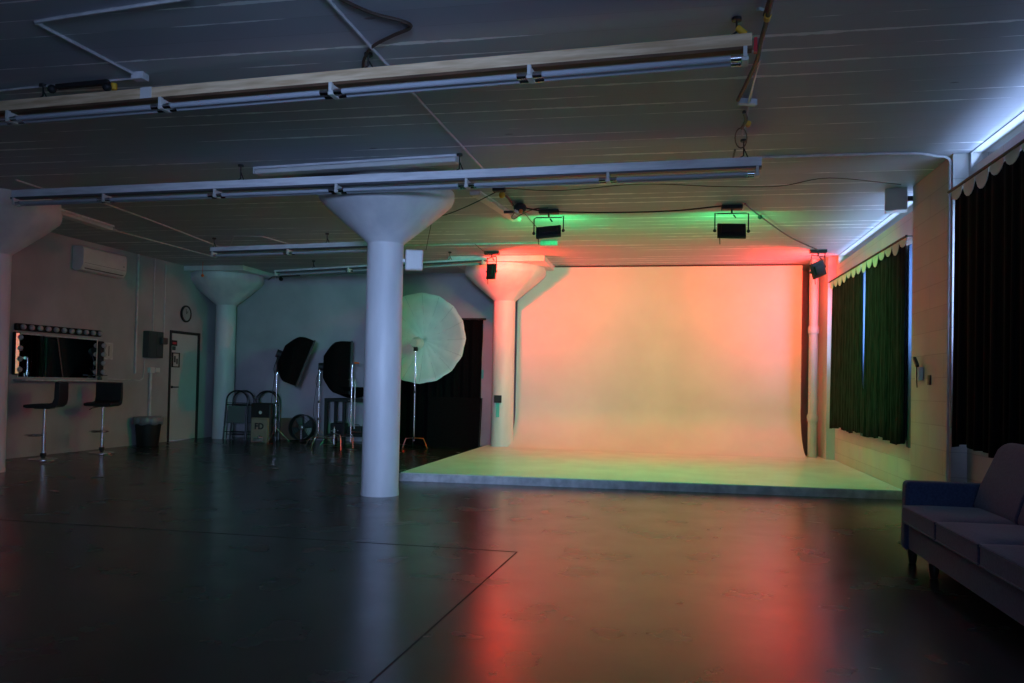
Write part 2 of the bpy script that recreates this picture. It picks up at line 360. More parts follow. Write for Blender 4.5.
# ------------------------------------------------------------------ cyclorama stage
PZ = .11; PYF0, PYF1 = 10.02, 10.36; PX0, PX1 = -3.43, 2.79
st = thing('cyclorama_stage', 'white cyclorama stage with curved back wall lit red and green', 'stage', (0, 12, 0))
def fy(x): return PYF0 + (PYF1-PYF0)*(x-PX0)/(PX1-PX0)
YC, RC = 15.35, .80
# platform top; notch its rear right corner round the pilaster
MB().prism([(PX0, fy(PX0)), (PX1, fy(PX1)), (PX1, 14.54), (XP-.005, 14.54), (XP-.005, 15.25), (PX0, 15.25)], 'z', .0, PZ).build('platform', 'platform', st, bevel=.008)
MB().prism([(PX0-.006, fy(PX0)-.012), (PX1, fy(PX1)-.012), (PX1, fy(PX1)-.001), (PX0-.006, fy(PX0)-.001)], 'z', .0, PZ-.012).build('fascia', 'trimwhite', st)
prof = [(YC-RC-.05, PZ+.0005)] + [(YC-RC+RC*math.sin(t), PZ+.001+RC-RC*math.cos(t)) for t in [PI/2*i/20 for i in range(21)]] + [(YC, 2.0), (YC, H-.03)]
CX0, CX1 = -2.93, 2.36
def cyc(u, w):
    i = min(int(w*(len(prof)-1)+1e-6), len(prof)-1); return (CX0+(CX1-CX0)*u, prof[i][0], prof[i][1])
back = [(YC+.07, H-.03), (YC+.07, .0+PZ+.001)]
MB().prism(prof+back, 'x', CX0, CX1).build('cove_wall', 'cyc', st, smooth=True)
# ------------------------------------------------------------------ strip light fixtures
def strip_light(name, label, pts, z, rail_mat, rh, rw, hangers, tube_r=.019, gap=.045, pairs=2, under=None):
    P = [AZ(x, y_, z) for x, y_ in pts]
    # straight line through first and last points
    a, b_ = P[0], P[-1]; d = (b_-a); d.z = 0; Ln = d.length; d.normalize()
    a = V((a.x, a.y, z)); side = V((-d.y, d.x, 0))
    t = thing(name, label, 'ceiling light', (a+d*Ln/2), 0)
    s = [max(0, min(Ln, (p-a).dot(d))) for p in P]; s[0] = 0; s[-1] = Ln
    up = V((0, 0, 1)); e0, e1 = -.06, Ln+.04
    zr = gap+.03
    MB().obox(a+d*(e0+e1)/2+up*(zr+rh/2), d, side, up, (e1-e0)/2, rw/2, rh/2).build('rail', rail_mat, t, bevel=.003)
    MB().obox(a+d*(e0+e1)/2+up*(zr-.011), d, side, up, (e1-e0)/2, rw/2+.012, .010).build('shaded_underside', under or 'darkgap', t)  # dark strip painting the shade under the rail
    for i in range(len(s)-1):
        for k in range(pairs):
            o = side*((k-(pairs-1)/2)*.075)
            p, q = a+d*(s[i]+.035)+o, a+d*(s[i+1]-.035)+o
            tb = MB().tube([p, q], tube_r, 12).build('tube', 'tube', t, smooth=True)
            MB().tube([p-d*.012, p+d*.05], tube_r+.0015, 12).build('end_cap', 'chrome', tb, smooth=True); MB().tube([q-d*.05, q+d*.012], tube_r+.0015, 12).build('end_cap', 'chrome', tb, smooth=True)
    for i, x in enumerate(s):
        h = MB(); c = a+d*x
        h.obox(c+up*.03, d, side, up, .012, .035+.03, .034).obox(c-up*.01, d, side, up, .02, .055, .012)
        h.build('lamp_holder', 'holder', t, bevel=.003)
    for (x, y_, zt) in hangers:
        c = AZ(x, y_, H); k = (c-a).dot(d); base = a+d*k+up*(zr+rh)
        top = V((base.x, base.y, H)) + d*.0
        w = MB().tube([base-d*.035, base+up*.02, top], .007, 6).tube([base+d*.04, base+up*(H-base.z)*.55, top], .006, 6)
        w.lathe([(.03, 0), (.03, .02)], top-up*.02, 12)
        w.build('hanger', 'wire', t)
    return t, a, d, Ln, zr
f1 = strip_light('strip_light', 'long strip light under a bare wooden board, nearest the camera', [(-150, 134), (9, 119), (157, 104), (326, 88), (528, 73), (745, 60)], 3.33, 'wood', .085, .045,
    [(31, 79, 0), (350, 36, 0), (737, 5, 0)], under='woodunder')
f2 = strip_light('strip_light', 'long strip light with white metal channel in front of the middle column', [(17, 204), (110, 201.5), (216, 195.5), (334, 189), (464, 183), (607, 177.5), (757, 174.5)], 3.27, 'channel', .085, .05,
    [(227, 158, 0), (463, 157, 0), (745, 132, 0)])
f3 = strip_light('strip_light', 'short dim strip light hanging behind the middle column, third from the camera', [(214, 256), (291, 254), (385, 250.3)], 3.30, 'channel', .07, .05,
    [(222, 240, 0), (335, 236, 0)])
f4 = strip_light('strip_light', 'faint strip light close to the back wall, above the softboxes', [(277, 275), (350, 271), (420, 267), (484, 263.5)], 3.36, 'channel', .035, .05,
    [(320, 262, 0), (470, 258, 0)], pairs=1, gap=.03)
# white tape on the wooden board, red clip and yellow plug at its right end
t, a, d, Ln, zr = f1
c = AZ(149, 95, a.z+zr+.04); k = (c-a).dot(d)
MB().obox(a+d*k+V((0, 0, zr+.043)), d, V((-d.y, d.x, 0)), V((0, 0, 1)), .05, .026, .045).build('tape_wrap', 'plastic', t, label='white tape wrap')
e = a+d*(Ln+.05)
MB().obox(e+V((.012, 0, zr+.01)), d, V((-d.y, d.x, 0)), V((0, 0, 1)), .010, .02, .045).build('end_clip', 'red', t, label='red clip at the board end')
MB().tube([e+V((-.10, 0, zr+.13)), e+V((-.05, .0, zr+.085))], .02, 10).build('plug', 'yellow', t, smooth=True, label='yellow plug')
# surface mounted fixtures on the ceiling
def wrap(p, q, w, h, label):
    t = thing('ceiling_batten_light', label, 'ceiling light', (p+q)/2)
    d = (q-p).normalized(); s = V((-d.y, d.x, 0)); c = (p+q)/2
    c = V((c.x, c.y, H-h/2-.001)); up = V((0, 0, 1)); l = (q-p).length/2
    MB().obox(c+up*(h/2-.012), d, s, up, l, w/2+.01, .011).build('base_plate', 'channel', t)
    MB().obox(c-up*.012, d, s, up, l-.01, w/2, h/2-.012).build('diffuser', 'plastic', t, bevel=.015, seg=3)
    MB().obox(c-d*l, d, s, up, .006, w/2+.004, h/2-.004).build('end_plate', 'trimwhite', t); MB().obox(c+d*l, d, s, up, .006, w/2+.004, h/2-.004).build('end_plate', 'trimwhite', t)
wrap(AZ(257, 173, 3.55), AZ(458, 160.5, 3.55), .13, .075, 'white batten light mounted flat on the ceiling just above the middle column')
pA, pB = AZ(-60, 178, 3.53), AZ(109, 230, 3.53)
wrap(pA, pB, .16, .08, 'dim batten light on the ceiling running from the left edge towards the air conditioner')
pA, pB = AZ(425, 186, 3.57), AZ(505, 212, 3.57)
wrap(V((-2.32, 9.3, 0)), V((-2.12, 10.9, 0)), .12, .05, 'pale batten on the ceiling between the middle column and the left green lamp') if True else None
# ------------------------------------------------------------------ conduits and cables on the ceiling
def cable(name, label, cat, pts, r, m='pipe', smooth_n=6, group=None, n=6, extra=None):
    p = spline(pts, smooth_n) if smooth_n else [V(q) for q in pts]
    mb = MB().tube(p, r, n)
    if extra: extra(mb)
    o = tag(mb.build(name, m, smooth=True), label, cat, group); return reloc(o, p[0])
z = H-.014
cable('ceiling_conduit', 'grey conduit running straight away from the camera to the right of the middle column', 'pipe', [V((-2.07, 3.2, z)), V((-2.04, 5.9, z)), V((-1.98, 8.9, z))], .0125, 'pipe', 0)
q = [AZ(190, -2, z), AZ(46, 20, z), AZ(41.5, 24, z), AZ(46, 28, z), AZ(138, 76, z)]
cable('ceiling_conduit', 'bent grey conduit turning a sharp corner at the upper left of the ceiling', 'pipe', [q[0], q[1], q[2], q[3], q[4]], .0125, 'pipe', 4)
cable('ceiling_conduit', 'thin conduit crossing the upper left ceiling above the wooden board light', 'pipe', [AZ(-20, 93, z), AZ(25, 88, z), AZ(140, 78, z)], .009, 'pipe', 0)
c = AZ(140, 77, H-.03); tag(reloc(MB().box(c.x-.05, c.x+.05, c.y-.04, c.y+.04, H-.055, H-.001).build('junction_box', 'trimwhite', bevel=.004), c), 'small white junction box at the upper left where the bent conduit ends', 'junction box')
def ex(mb):
    pass
t = thing('power_strip', 'black power strip on the upper left ceiling with a yellow plug', 'power strip', AZ(80, 85, H-.04))
p, q = AZ(57, 87, H-.03), AZ(109, 82, H-.03)
MB().beam(p, q, .045, .035).build('housing', 'black', t, bevel=.005)
c = AZ(52, 89, H-.05); MB().ball(c, .035).build('hanging_socket', 'black', t, smooth='all')
c = AZ(107, 87, H-.06); MB().ball(c, .035).build('adapter', 'black', t, smooth='all')
c = AZ(114, 87.5, H-.05); MB().tube([c-V((0, 0, .02)), c+V((0, 0, .03))], .024, 10).build('plug', 'yellow', t, smooth=True, label='yellow plug')
cable('looping_cable', 'grey flexible cable looping across the ceiling above the wooden board light', 'cable', [AZ(338, -2, z), AZ(372, 13, z), AZ(405, 22, z), AZ(410, 28, z), AZ(392, 36, z), AZ(372, 47, z), AZ(364, 60, z), AZ(363, 72, z)], .011, 'brownwire', 8)
cable('ceiling_conduit', 'slim conduit crossing the right ceiling and bending down the block pilaster', 'pipe', [AZ(762, 157.5, z), AZ(900, 153.5, z), V((2.52, 8.37, z)), V((2.61, 8.38, H-.03)), V((2.645, 8.39, H-.1)), V((2.645, 8.40, 3.2)), V((2.645, 8.40, .02))], .012, 'pipe', 6)
cable('ceiling_conduit', 'green lit conduit crossing the ceiling between the column and the stage lamps', 'pipe', [AZ(405, 245.5, z), AZ(541, 243, z)], .013, 'pipe', 0)
c = AZ(549, 243, H-.03); tag(reloc(MB().box(c.x-.14, c.x+.14, c.y-.04, c.y+.04, H-.075, H-.001).build('junction_box', 'trimwhite', bevel=.004), c), 'pale junction box on the ceiling below the left green lamp', 'junction box')
for i, (pp, lab) in enumerate([([(95, 200), (150, 220), (220, 247)], 'farther of two thin conduits on the left ceiling heading for the door corner'), ([(95, 221), (120, 232), (215, 257)], 'nearer of two thin conduits on the left ceiling heading for the door corner'), ([(16, 180), (62, 195)], 'short conduit stub above the left end of the white channel light')]):
    q = [AZ(x, y_, z) for x, y_ in pp]; cable('ceiling_conduit', lab, 'pipe', q, .011, 'pipe', 0)
cable('ceiling_conduit', 'thin angled conduit on the ceiling behind the third strip light', 'pipe', [AZ(230, 246, z), AZ(234, 236, z), AZ(262, 236.5, z), AZ(296, 246, z)], .009, 'pipe', 0)
cable('sagging_wire', 'thin brown wire sagging across the ceiling from the cable junction to the white wall speaker', 'wire', [AZ(505, 188, 3.50), AZ(560, 190.5, 3.47), AZ(640, 184, 3.52), AZ(720, 186.5, 3.49), AZ(780, 186, 3.50), AZ(829, 178, 3.55), AZ(901, 184.5, 3.53)], .0045, 'brownwire', 6, n=5)
cable('ceiling_cable', 'black cable along the ceiling joining the two green stage lamps', 'cable', [AZ(520, 207, 3.57), AZ(545, 211, 3.56), AZ(600, 212.5, 3.56), AZ(670, 211, 3.56), AZ(722, 206, 3.57)], .010, 'wire', 6)
cable('ceiling_cable', 'black cable from the right green lamp to the right red lamp', 'cable', [AZ(745, 204, 3.57), AZ(760, 216, 3.56), AZ(790, 237, 3.56), AZ(818, 250, 3.57)], .010, 'wire', 6, extra=lambda mb: mb.ball(AZ(760, 217, 3.55), .03))
cable('ceiling_cable', 'thin cable running from the column speaker up to the cable junction', 'cable', [AZ(426, 250, 3.30), AZ(430, 230, 3.42), AZ(434, 218, 3.50), AZ(448, 214, 3.50), AZ(470, 205, 3.50), AZ(498, 191, 3.56)], .006, 'wire', 6, n=5)
c = AZ(430.5, 222, 3.45); tag(reloc(MB().ball(c, .035).build('cable_connector', 'blue', smooth='all'), c), 'small blue cable connector beside the capital of the middle column', 'connector')
cable('ceiling_cable', 'short thin cable hooked from the green conduit to the left red lamp', 'cable', [AZ(475, 244, 3.58), AZ(482, 250, 3.56), AZ(490, 255, 3.56)], .006, 'brownwire', 4, n=5)
# cable junction cluster
t = thing('cable_junction', 'tangle of black plugs and adapters on the ceiling left of the left green lamp', 'cable junction', AZ(512, 203, H-.03))
MB().tube(spline([AZ(x, y_, 3.56) for x, y_ in ((497, 188), (503, 194), (508, 198), (513, 205), (520, 209))]), .014, 6).tube(spline([AZ(x, y_, 3.54) for x, y_ in ((520, 207), (512, 216), (514, 219), (522, 214), (535, 209), (548, 208))]), .006, 6).tube(spline([AZ(x, y_, 3.54) for x, y_ in ((522, 210), (531, 221), (540, 231))]), .006, 6).build('cords', 'wire', t, smooth=True)
c = AZ(499, 189, 3.56); MB().box(c.x-.07, c.x+.07, c.y-.05, c.y+.05, 3.53, H-.001).build('socket_box', 'black', t, bevel=.006)
c = AZ(502, 195, 3.53); MB().ball(c, .04).build('plug', 'yellow', t, smooth='all', label='yellow plug')
c = AZ(520, 208, 3.53); MB().ball(c, .085, 12, .8).build('adapter', 'black', t, smooth='all')
c = AZ(517.5, 210, 3.50); MB().ball(c, .04).build('white_plug', 'plastic', t, smooth='all', label='white plug')
c = AZ(521, 211, 3.47); MB().ball(c, .025).build('indicator', 'orange', t, smooth='all', label='orange plug')
c = AZ(510, 212, 3.52); MB().beam(c-V((.08, 0, 0)), c+V((.05, 0, 0)), .03, .03).build('clamp', 'black', t)
# hanging cord bundle between the two long lights, right side
t = thing('hanging_cord_bundle', 'bundle of black and pale cords strung along the ceiling right of the two long lights', 'cord', AZ(752, 60, H))
B = lambda pts, zz: spline([AZ(x, y_, zz) for x, y_ in pts])
MB().tube(B([(772, -4), (767, 20), (760, 45), (757, 60), (748, 80), (738, 100)], 3.52), .016, 6).tube(B([(771, -4), (765, 15)], 3.56), .014, 6).build('black_cord', 'wire', t, smooth=True)
MB().tube(B([(764, 30), (758, 62), (753, 85), (748, 110), (742, 135)], 3.57), .009, 6).tube(B([(760, 60), (750, 95), (746, 120)], 3.55), .006, 6).build('pale_cord', 'galv', t, smooth=True)
c = AZ(742, 122, 3.50); rr = .075
lp = [AZ(741+6*math.cos(k*PI/8), 138+10*math.sin(k*PI/8), 3.50) for k in range(17)]
MB().tube(lp, .006, 6).build('cord_loop', 'wire', t, smooth=True)
MB().tube(B([(742, 128), (746, 120), (744, 112)], 3.50), .016, 6).build('cord_end', 'wire', t, smooth=True); MB().tube(B([(735, 150), (732, 163)], 3.48), .010, 6).build('cord_end', 'wire', t, smooth=True)
c = AZ(767, 19, 3.52); MB().tube([c, c+V((0, -.05, 0))], .022, 10).build('plug', 'yellow', t, smooth=True, label='yellow plug')
c = AZ(748, 125, 3.50); MB().tube([c, c+V((0, -.05, 0))], .022, 10).build('plug', 'yellow', t, smooth=True, label='yellow plug')
a_, b_ = AZ(738, 102, 3.57), AZ(756, 103, 3.57)
MB().beam(a_, b_, .05, .05).build('wall_bracket', 'trimwhite', t); a_, b_ = AZ(738, 104.5, 3.54), AZ(755, 105, 3.54)
MB().beam(a_, b_, .02, .02).build('wooden_cleat', 'wood', t)
a_, b_ = AZ(758, 9, 3.58), AZ(769, 13, 3.58); MB().beam(a_, b_, .02, .02).build('strap', 'trimwhite', t)
# small sensor near back wall left
t = thing('ceiling_sensor_cable', 'black cable end and sensor on the ceiling near the back wall left of the softboxes', 'cable', AZ(275, 277, 3.55))
MB().tube([AZ(262, 285, 3.45), AZ(272, 277, 3.5), AZ(300, 275.5, 3.5)], .012, 6).build('cord', 'wire', t); MB().ball(AZ(281, 279, 3.46), .045).build('sensor', 'black', t, smooth='all')
c = AY(202.5, 275.5, 14.4); tag(reloc(MB().ball(c, .03).tube([c+V((0, 0, .0)), V((c.x, c.y+.0, 3.6))], .006, 6).build('warning_lamp', 'orange', smooth='all'), c), 'tiny orange lamp hanging at the left of the corner column capital', 'lamp')
c = AY(31, 229.5, 8.2); tag(reloc(MB().ball(c, .045).build('capital_sensor', 'black', smooth='all'), c), 'small black sensor on the capital of the column at the left edge', 'sensor') if False else None
# ------------------------------------------------------------------ stage lamps (LED panels)
def stage_lamp(pos, aim, lens, col, power, label, group, size=(.36, .30), roll=0, lpower=True):
    top = V((pos.x, pos.y, H))
    t = thing('stage_lamp', label, 'stage light', top, 0, group)
    aim = V(aim).normalized(); a, b2, d = basis(aim)
    a, b2 = a*math.cos(roll)+b2*math.sin(roll), -a*math.sin(roll)+b2*math.cos(roll)
    MB().box(top.x-.13, top.x+.13, top.y-.06, top.y+.06, H-.05, H-.001).build('ceiling_mount', 'black', t, bevel=.004)
    MB().tube([top-V((0, 0, .04)), top-V((0, 0, .10))], .013, 8).tube([top+V((.02, -.01, -.12)), top+V((.05, -.02, -.16))], .010, 6).build('hanger_spigot', 'black', t, smooth=True)
    w, h = size; c = pos
    ax = V((a.x, a.y, 0)).normalized()
    yt = top-V((0, 0, .10)); hw = w/2+.03
    MB().tube([c-a*hw, c-a*hw+V((0, 0, (yt.z-c.z)*1.0)), V((yt.x, yt.y, yt.z))-ax*(hw-.03), yt+ax*(hw-.03), c+a*hw+V((0, 0, (yt.z-c.z)*1.0)), c+a*hw], .008, 6).build('yoke', 'black', t)
    MB().obox(c, a, b2, d, w/2, h/2, .022).obox(c-d*.03, a, b2, d, w/2-.05, h/2-.05, .015).build('housing', 'black', t, bevel=.006)
    MB().ball(c-a*hw, .022).ball(c+a*hw, .022).build('knob', 'black', t, smooth='all')
    MB().obox(c+d*.025, a, b2, d, w/2-.02, h/2-.02, .003).build('led_face', lens, t)
    MB().tube([c+a*(w/2-.03)-b2*(h/2), c+a*(w/2-.03)-b2*(h/2)+V((.005, 0, -.09))], .006, 6).build('safety_cord', 'wire', t)
    ld = bpy.data.lights.new('stage_lamp_light', 'AREA'); ld.shape = 'RECTANGLE'; ld.size = w-.05; ld.size_y = h-.05; ld.color = col; ld.energy = power
    lo = bpy.data.objects.new('lamp_light', ld); C.objects.link(lo); lo.location = c+d*.032
    lo.rotation_mode = 'QUATERNION'; lo.rotation_quaternion = d.to_track_quat('-Z', 'Y')
    lo.parent = t; lo.matrix_parent_inverse = world(t).inverted()
    return t
GP, RP = 54, 98
stage_lamp(AY(548.5, 232.0, 10.42), (.02, .77, -.64), 'greenlens', GREEN, GP, 'black stage lamp throwing green light, the left one on the ceiling before the stage', 'green stage lamps', roll=-.12, size=(.33, .20))
stage_lamp(AY(731.5, 231, 10.40), (-.02, .77, -.64), 'greenlens', GREEN, GP, 'black stage lamp throwing green light, the right one on the ceiling before the stage', 'green stage lamps', roll=.04, size=(.35, .25))
stage_lamp(AY(491.5, 271.5, 13.62), (.77, .63, -.04), 'redlens', RED, RP, 'black stage lamp throwing red light in front of the stage column capital', 'red stage lamps', size=(.30, .27), roll=.1)
stage_lamp(AY(818, 269.5, 13.85), (-.70, .71, -.05), 'redlens', RED, RP, 'black stage lamp throwing red light at the right end of the stage', 'red stage lamps', size=(.34, .25), roll=-.35)
# ------------------------------------------------------------------ right side: downpipe, speakers, boxes
p = V((2.49, 14.88, PZ)); t = thing('downpipe', 'white painted downpipe with collars standing at the right end of the stage', 'pipe', p)
MB().tube([p+V((0, 0, .002)), V((p.x, p.y, H-.002))], .078, 20).build('pipe_run', 'wall', t, smooth=True)
for zc in (.80, 2.35): MB().lathe([(.092, -.06), (.095, -.04), (.095, .04), (.092, .06)], (p.x, p.y, zc), 20).build('collar', 'wall', t, smooth=True)
def speaker(c, nrm, w, h, dp, label):
    a, b2, d = basis(nrm); t = thing('wall_speaker', label, 'speaker', c, 0, 'white box speakers')
    MB().obox(c, a, b2, d, w/2, h/2, dp/2).build('cabinet', 'plastic', t, bevel=.02, seg=3)
    MB().obox(c+d*(dp/2+.004), a, b2, d, w/2-.02, h/2-.02, .004).build('grille', 'plastic', t, bevel=.004)
    return t, a, b2, d
c = AY(414, 260.5, 8.72); t, a, b2, d = speaker(c, (.35, -.93, -.05), .20, .235, .15, 'white box speaker fixed to the right side of the middle column')
MB().beam(c-V((.07, -.02, 0)), V((-3.02, 8.72, c.z)), .04, .04).build('bracket', 'plastic', t)
c = AY(911, 197, 9.72); c = V((2.52, 9.80, c.z)); t, a, b2, d = speaker(c, (-.25, -.96, 0), .235, .30, .2, 'white box speaker under the ceiling at the far edge of the block pilaster')
MB().beam(c+V((.10, 0, 0)), V((XR, c.y, c.z)), .05, .05).build('bracket', 'black', t)
# switch and outlet on the pilaster
c = V((XP, 9.25, 1.50)); t = thing('wall_phone', 'small white wall box with a black cord on the block pilaster', 'wall box', c)
MB().box(XP-.05, XP-.001, 9.22, 9.34, 1.42, 1.56).build('box_body', 'plastic', t, bevel=.005)
MB().beam((XP-.05, 9.37, 1.66), (XP-.06, 9.22, 1.57), .03, .03).tube([(XP-.055, 9.27, 1.58), (XP-.056, 9.27, 1.45), (XP-.05, 9.265, 1.34)], .006, 6).build('black_lever', 'black', t, label='black lever and cord')
MB().tube([(XP-.045, 9.35, 1.64), (XP-.05, 9.31, 1.57)], .012, 8).build('tip', 'orange', t, label='orange tip')
c = AX(930, 380, XP); tag(reloc(MB().box(XP-.015, XP-.001, c.y-.035, c.y+.035, c.z-.05, c.z+.05).build('wall_outlet', 'black', bevel=.003), c), 'small black outlet on the block pilaster below the white wall box', 'outlet')
# column box on the stage column
c = AY(498, 399, 14.72); t = thing('column_socket_box', 'small black box on the red lit stage column', 'socket box', c)
MB().box(c.x-.07, c.x+.07, c.y-.04, c.y+.03, c.z-.07, c.z+.07).build('box_body', 'black', t, bevel=.004)
MB().box(c.x-.035, c.x+.03, c.y-.003, c.y+.02, c.z-.34, c.z-.075).build('tape', 'teal', t, label='strip of pale teal tape')
# ------------------------------------------------------------------ curtains on the right wall
def curtain(label, y0, y1, zt0, zt1, zb, m, X=2.645, gaps=(), folds=30, seed=1, sheers=()):
    rnd = random.Random(seed); t = thing('curtain', label, 'curtain', (X, (y0+y1)/2, 0))
    ph = [rnd.uniform(0, 6.28) for _ in range(6)]; k0 = 2*PI*folds/(y1-y0)
    def off(y_, w):
        a = .022*math.sin(k0*y_+ph[0]+.9*math.sin(k0*.31*y_+ph[1])) + .010*math.sin(k0*.47*y_+ph[2])
        return a*(.35+.75*w)
    edges = [y0]+[g_ for g_ in gaps]+[y1]
    seg_s = y0
    rails = []
    segs = []
    cur = y0
    for ga, gb in gaps:
        if ga <= y0: cur = gb; continue
        segs.append((cur, ga)); cur = gb
    segs.append((cur, y1))
    for (a, b_) in segs:
        mb = MB()
        def fn(u, w, a=a, b_=b_):
            y_ = a+(b_-a)*u
            # the edge next to a gap closes towards the hem
            if a != y0: y_ -= (.30 if a > y0+1 else 0)*w**1.4*(1-u)**5
            zt = zt0+(zt1-zt0)*(y_-y0)/(y1-y0)-.03
            zbb = zb+.018*math.sin(y_*5+ph[3])+.012*math.sin(y_*13+ph[4])
            return (X+off(y_, w), y_, zt+(zbb-zt)*w)
        n = max(60, int((b_-a)*50)); mb.grid(fn, n, 10)
        mb.build('curtain_panel', m, t, smooth='all', solid=.006)
    for (a, b_) in segs:
        MB().grid(lambda u, w, a=a, b_=b_: (X+.052+.004*math.sin(u*40), a+(b_-a)*u, zt0-.05+(zb+.08-zt0)*w), 80, 4).build('lining', 'liner', t, smooth='all', label='white lining on the window side')
    for (a, b_) in sheers:
        MB().grid(lambda u, w, a=a, b_=b_: (X+.03+.006*math.sin(u*9), a+(b_-a)*u, zt0-.08+(zb+.05-zt0)*w), 12, 8).build('added_sheer', 'sheer', t, smooth='all', label='added sheer strip dimming the daylight in a curtain gap')
    zr0, zr1 = zt0, zt1
    MB().tube([(X-.045, y0-.02, zr0), (X-.045, y1+.03, zr1)], .013, 8).build('curtain_rod', 'black', t, smooth=True)
    ns = int((y1-y0)/.30)
    for i in range(ns):
        u = (i+.5)/ns; yc = y0+(y1-y0)*u; zc = zr0+(zr1-zr0)*u; hw = .5*(y1-y0)/ns*.92; dr_ = rnd.uniform(.09, .15)
        mb = MB(); 
        poly = [(yc-hw*math.cos(k*PI/8), zc-.01-dr_*math.sin(k*PI/8)) for k in range(9)]
        mb.prism(poly, 'x', X-.036, X-.030); mb.build('liner_scallop', 'liner', t)
    for i in range(0, ns+1, 3):
        yy = min(y0+(y1-y0)*i/ns, y1-.01); zz = zr0+(zr1-zr0)*i/ns; MB().beam((X-.045, yy, zz), (XR, yy, zz+.0), .012, .012).build('rod_bracket', 'black', t)
    return t
curtain('dark pleated curtain over the far window beside the stage, catching green light', 9.69, 14.10, 3.05, 3.10, .69, 'curtain', gaps=((9.69, 9.84), (11.72, 12.04)), folds=25, seed=3, sheers=((9.69, 9.90), (11.60, 12.16)))
curtain('black pleated curtain over the near window behind the sofa', 3.30, 8.26, 3.19, 3.21, .79, 'curtain2', folds=26, seed=5)
# ------------------------------------------------------------------ sofa
def sofa():
    x0, x1 = 1.76, 2.66; y0, y1 = 4.10, 6.66
    t = thing('sofa', 'dark blue fabric sofa with square arms against the right wall', 'sofa', ((x0+x1)/2, (y0+y1)/2, 0))
    MB().box(x0+.03, x1-.04, y0+.02, y1-.02, .10, .30).build('base', 'sofa', t, bevel=.02)
    aw = .13
    for (a, b_) in ((y1-aw, y1), (y0, y0+aw)):
        MB().prism([(x0, .09), (x1-.30, .09), (x1-.02, .10), (x1-.02, .60), (x1-.34, .615), (x0+.01, .615)], 'y', a, b_).build('armrest', 'sofa', t, bevel=.035, seg=4)
    n = 3; ys = [y0+aw+.01+(y1-y0-2*aw-.02)*k/n for k in range(n+1)]
    for k in range(n):
        mb = MB()
        a, b_ = ys[k]+.002, ys[k+1]-.002
        def fn(u, v, a=a, b_=b_):
            # loft of the cushion top, softly crowned
            cr_ = .022*(1-(2*u-1)**6)*(1-(2*v-1)**6)
            return (x0-.02+(x1-.28-x0+.02)*v, a+(b_-a)*u, .435+cr_)
        mb.grid(fn, 24, 24); 
        mb2 = MB().box(x0-.02, x1-.28, a, b_, .30, .437)
        o = mb2.build('seat_cushion', 'sofa', t, bevel=.028, seg=4)
        mb.build('cushion_top', 'sofa', o, smooth='all')
        # seam piping
        MB().tube([(x0-.018, a+.01, .424), (x0-.018, b_-.01, .424)], .006, 6).tube([(x0-.018, a+.01, .315), (x0-.018, b_-.01, .315)], .006, 6).build('piping', 'sofa', o, smooth=True)
    # back: three slanting padded cushions with rounded top
    for k in range(n):
        a, b_ = ys[k]+.002, ys[k+1]-.002
        prof = [(2.26, .40), (2.22, .46), (2.27, .62), (2.35, .80), (2.385, .88), (2.43, .925), (2.50, .935), (2.57, .895), (2.60, .85), (2.60, .18), (2.36, .18)]
        MB().prism(prof, 'y', a, b_).build('back_cushion', 'sofa', t, bevel=.03, seg=4)
    for (lx, ly) in ((x0+.06, y1-.12), (x0+.06, y1-.62), (x0+.06, y0+.12), (x1-.12, y1-.12), (x1-.12, y0+.12)):
        MB().lathe([(.022, 0), (.028, .01), (.036, .09), (.036, .105)], (lx, ly, 0), 16).build('leg', 'sofaleg', t, smooth=True)
sofa()
# ------------------------------------------------------------------ left wall: air conditioner
t = thing('air_conditioner', 'white wall mounted air conditioner high on the left wall', 'air conditioner', (XL, 12.27, 3.2))
pr = [(XL+.001, 3.09), (XL+.001, 3.47), (XL+.15, 3.475), (XL+.20, 3.45), (XL+.215, 3.40), (XL+.215, 3.16), (XL+.16, 3.07), (XL+.06, 3.055)]
MB().prism([(u, w) for u, w in pr], 'y', 11.73, 12.82).build('housing', 'plastic', t, bevel=.008)
MB().beam((XL+.175, 11.80, 3.10), (XL+.175, 12.75, 3.10), .07, .012).build('air_louvre', 'greyslot', t)
MB().box(XL+.213, XL+.218, 12.72, 12.76, 3.24, 3.27).build('display', 'bulb', t, label='small bright display')
MB().box(XL+.213, XL+.217, 11.76, 12.79, 3.185, 3.19).build('panel_seam', 'greyslot', t)
# conduits, electrical panel
t = thing('electrical_panel', 'grey metal electrical panel on the left wall between mirror and door', 'electrical panel', (XL, 13.88, 1.65))
MB().box(XL+.001, XL+.13, 13.63, 14.08, 1.66, 2.17).build('cabinet', 'panel', t, bevel=.006)
MB().box(XL+.131, XL+.14, 13.66, 13.86, 1.69, 2.14).box(XL+.131, XL+.14, 13.87, 14.05, 1.69, 2.14).build('cover', 'panel', t, bevel=.004)
MB().box(XL+.141, XL+.22, 13.93, 14.10, 1.93, 2.06).build('switch_lever', 'panel', t, bevel=.02)
def wpipe(y_, z0, z1, r, lab): cable('wall_conduit', lab, 'pipe', [V((XL+r+.002, y_, z0)), V((XL+r+.002, y_, z1))], r, 'pipe', 0)
wpipe(13.90, 2.18, H-.005, .014, 'thin conduit rising from the electrical panel to the ceiling')
wpipe(14.25, 1.75, H-.005, .012, 'thin conduit on the left wall just left of the door')
wpipe(13.40, 1.35, H-.005, .022, 'wide pale conduit on the left wall left of the electrical panel')
wpipe(13.85, .02, 1.36, .03, 'fat white conduit from the floor to the small box under the electrical panel')
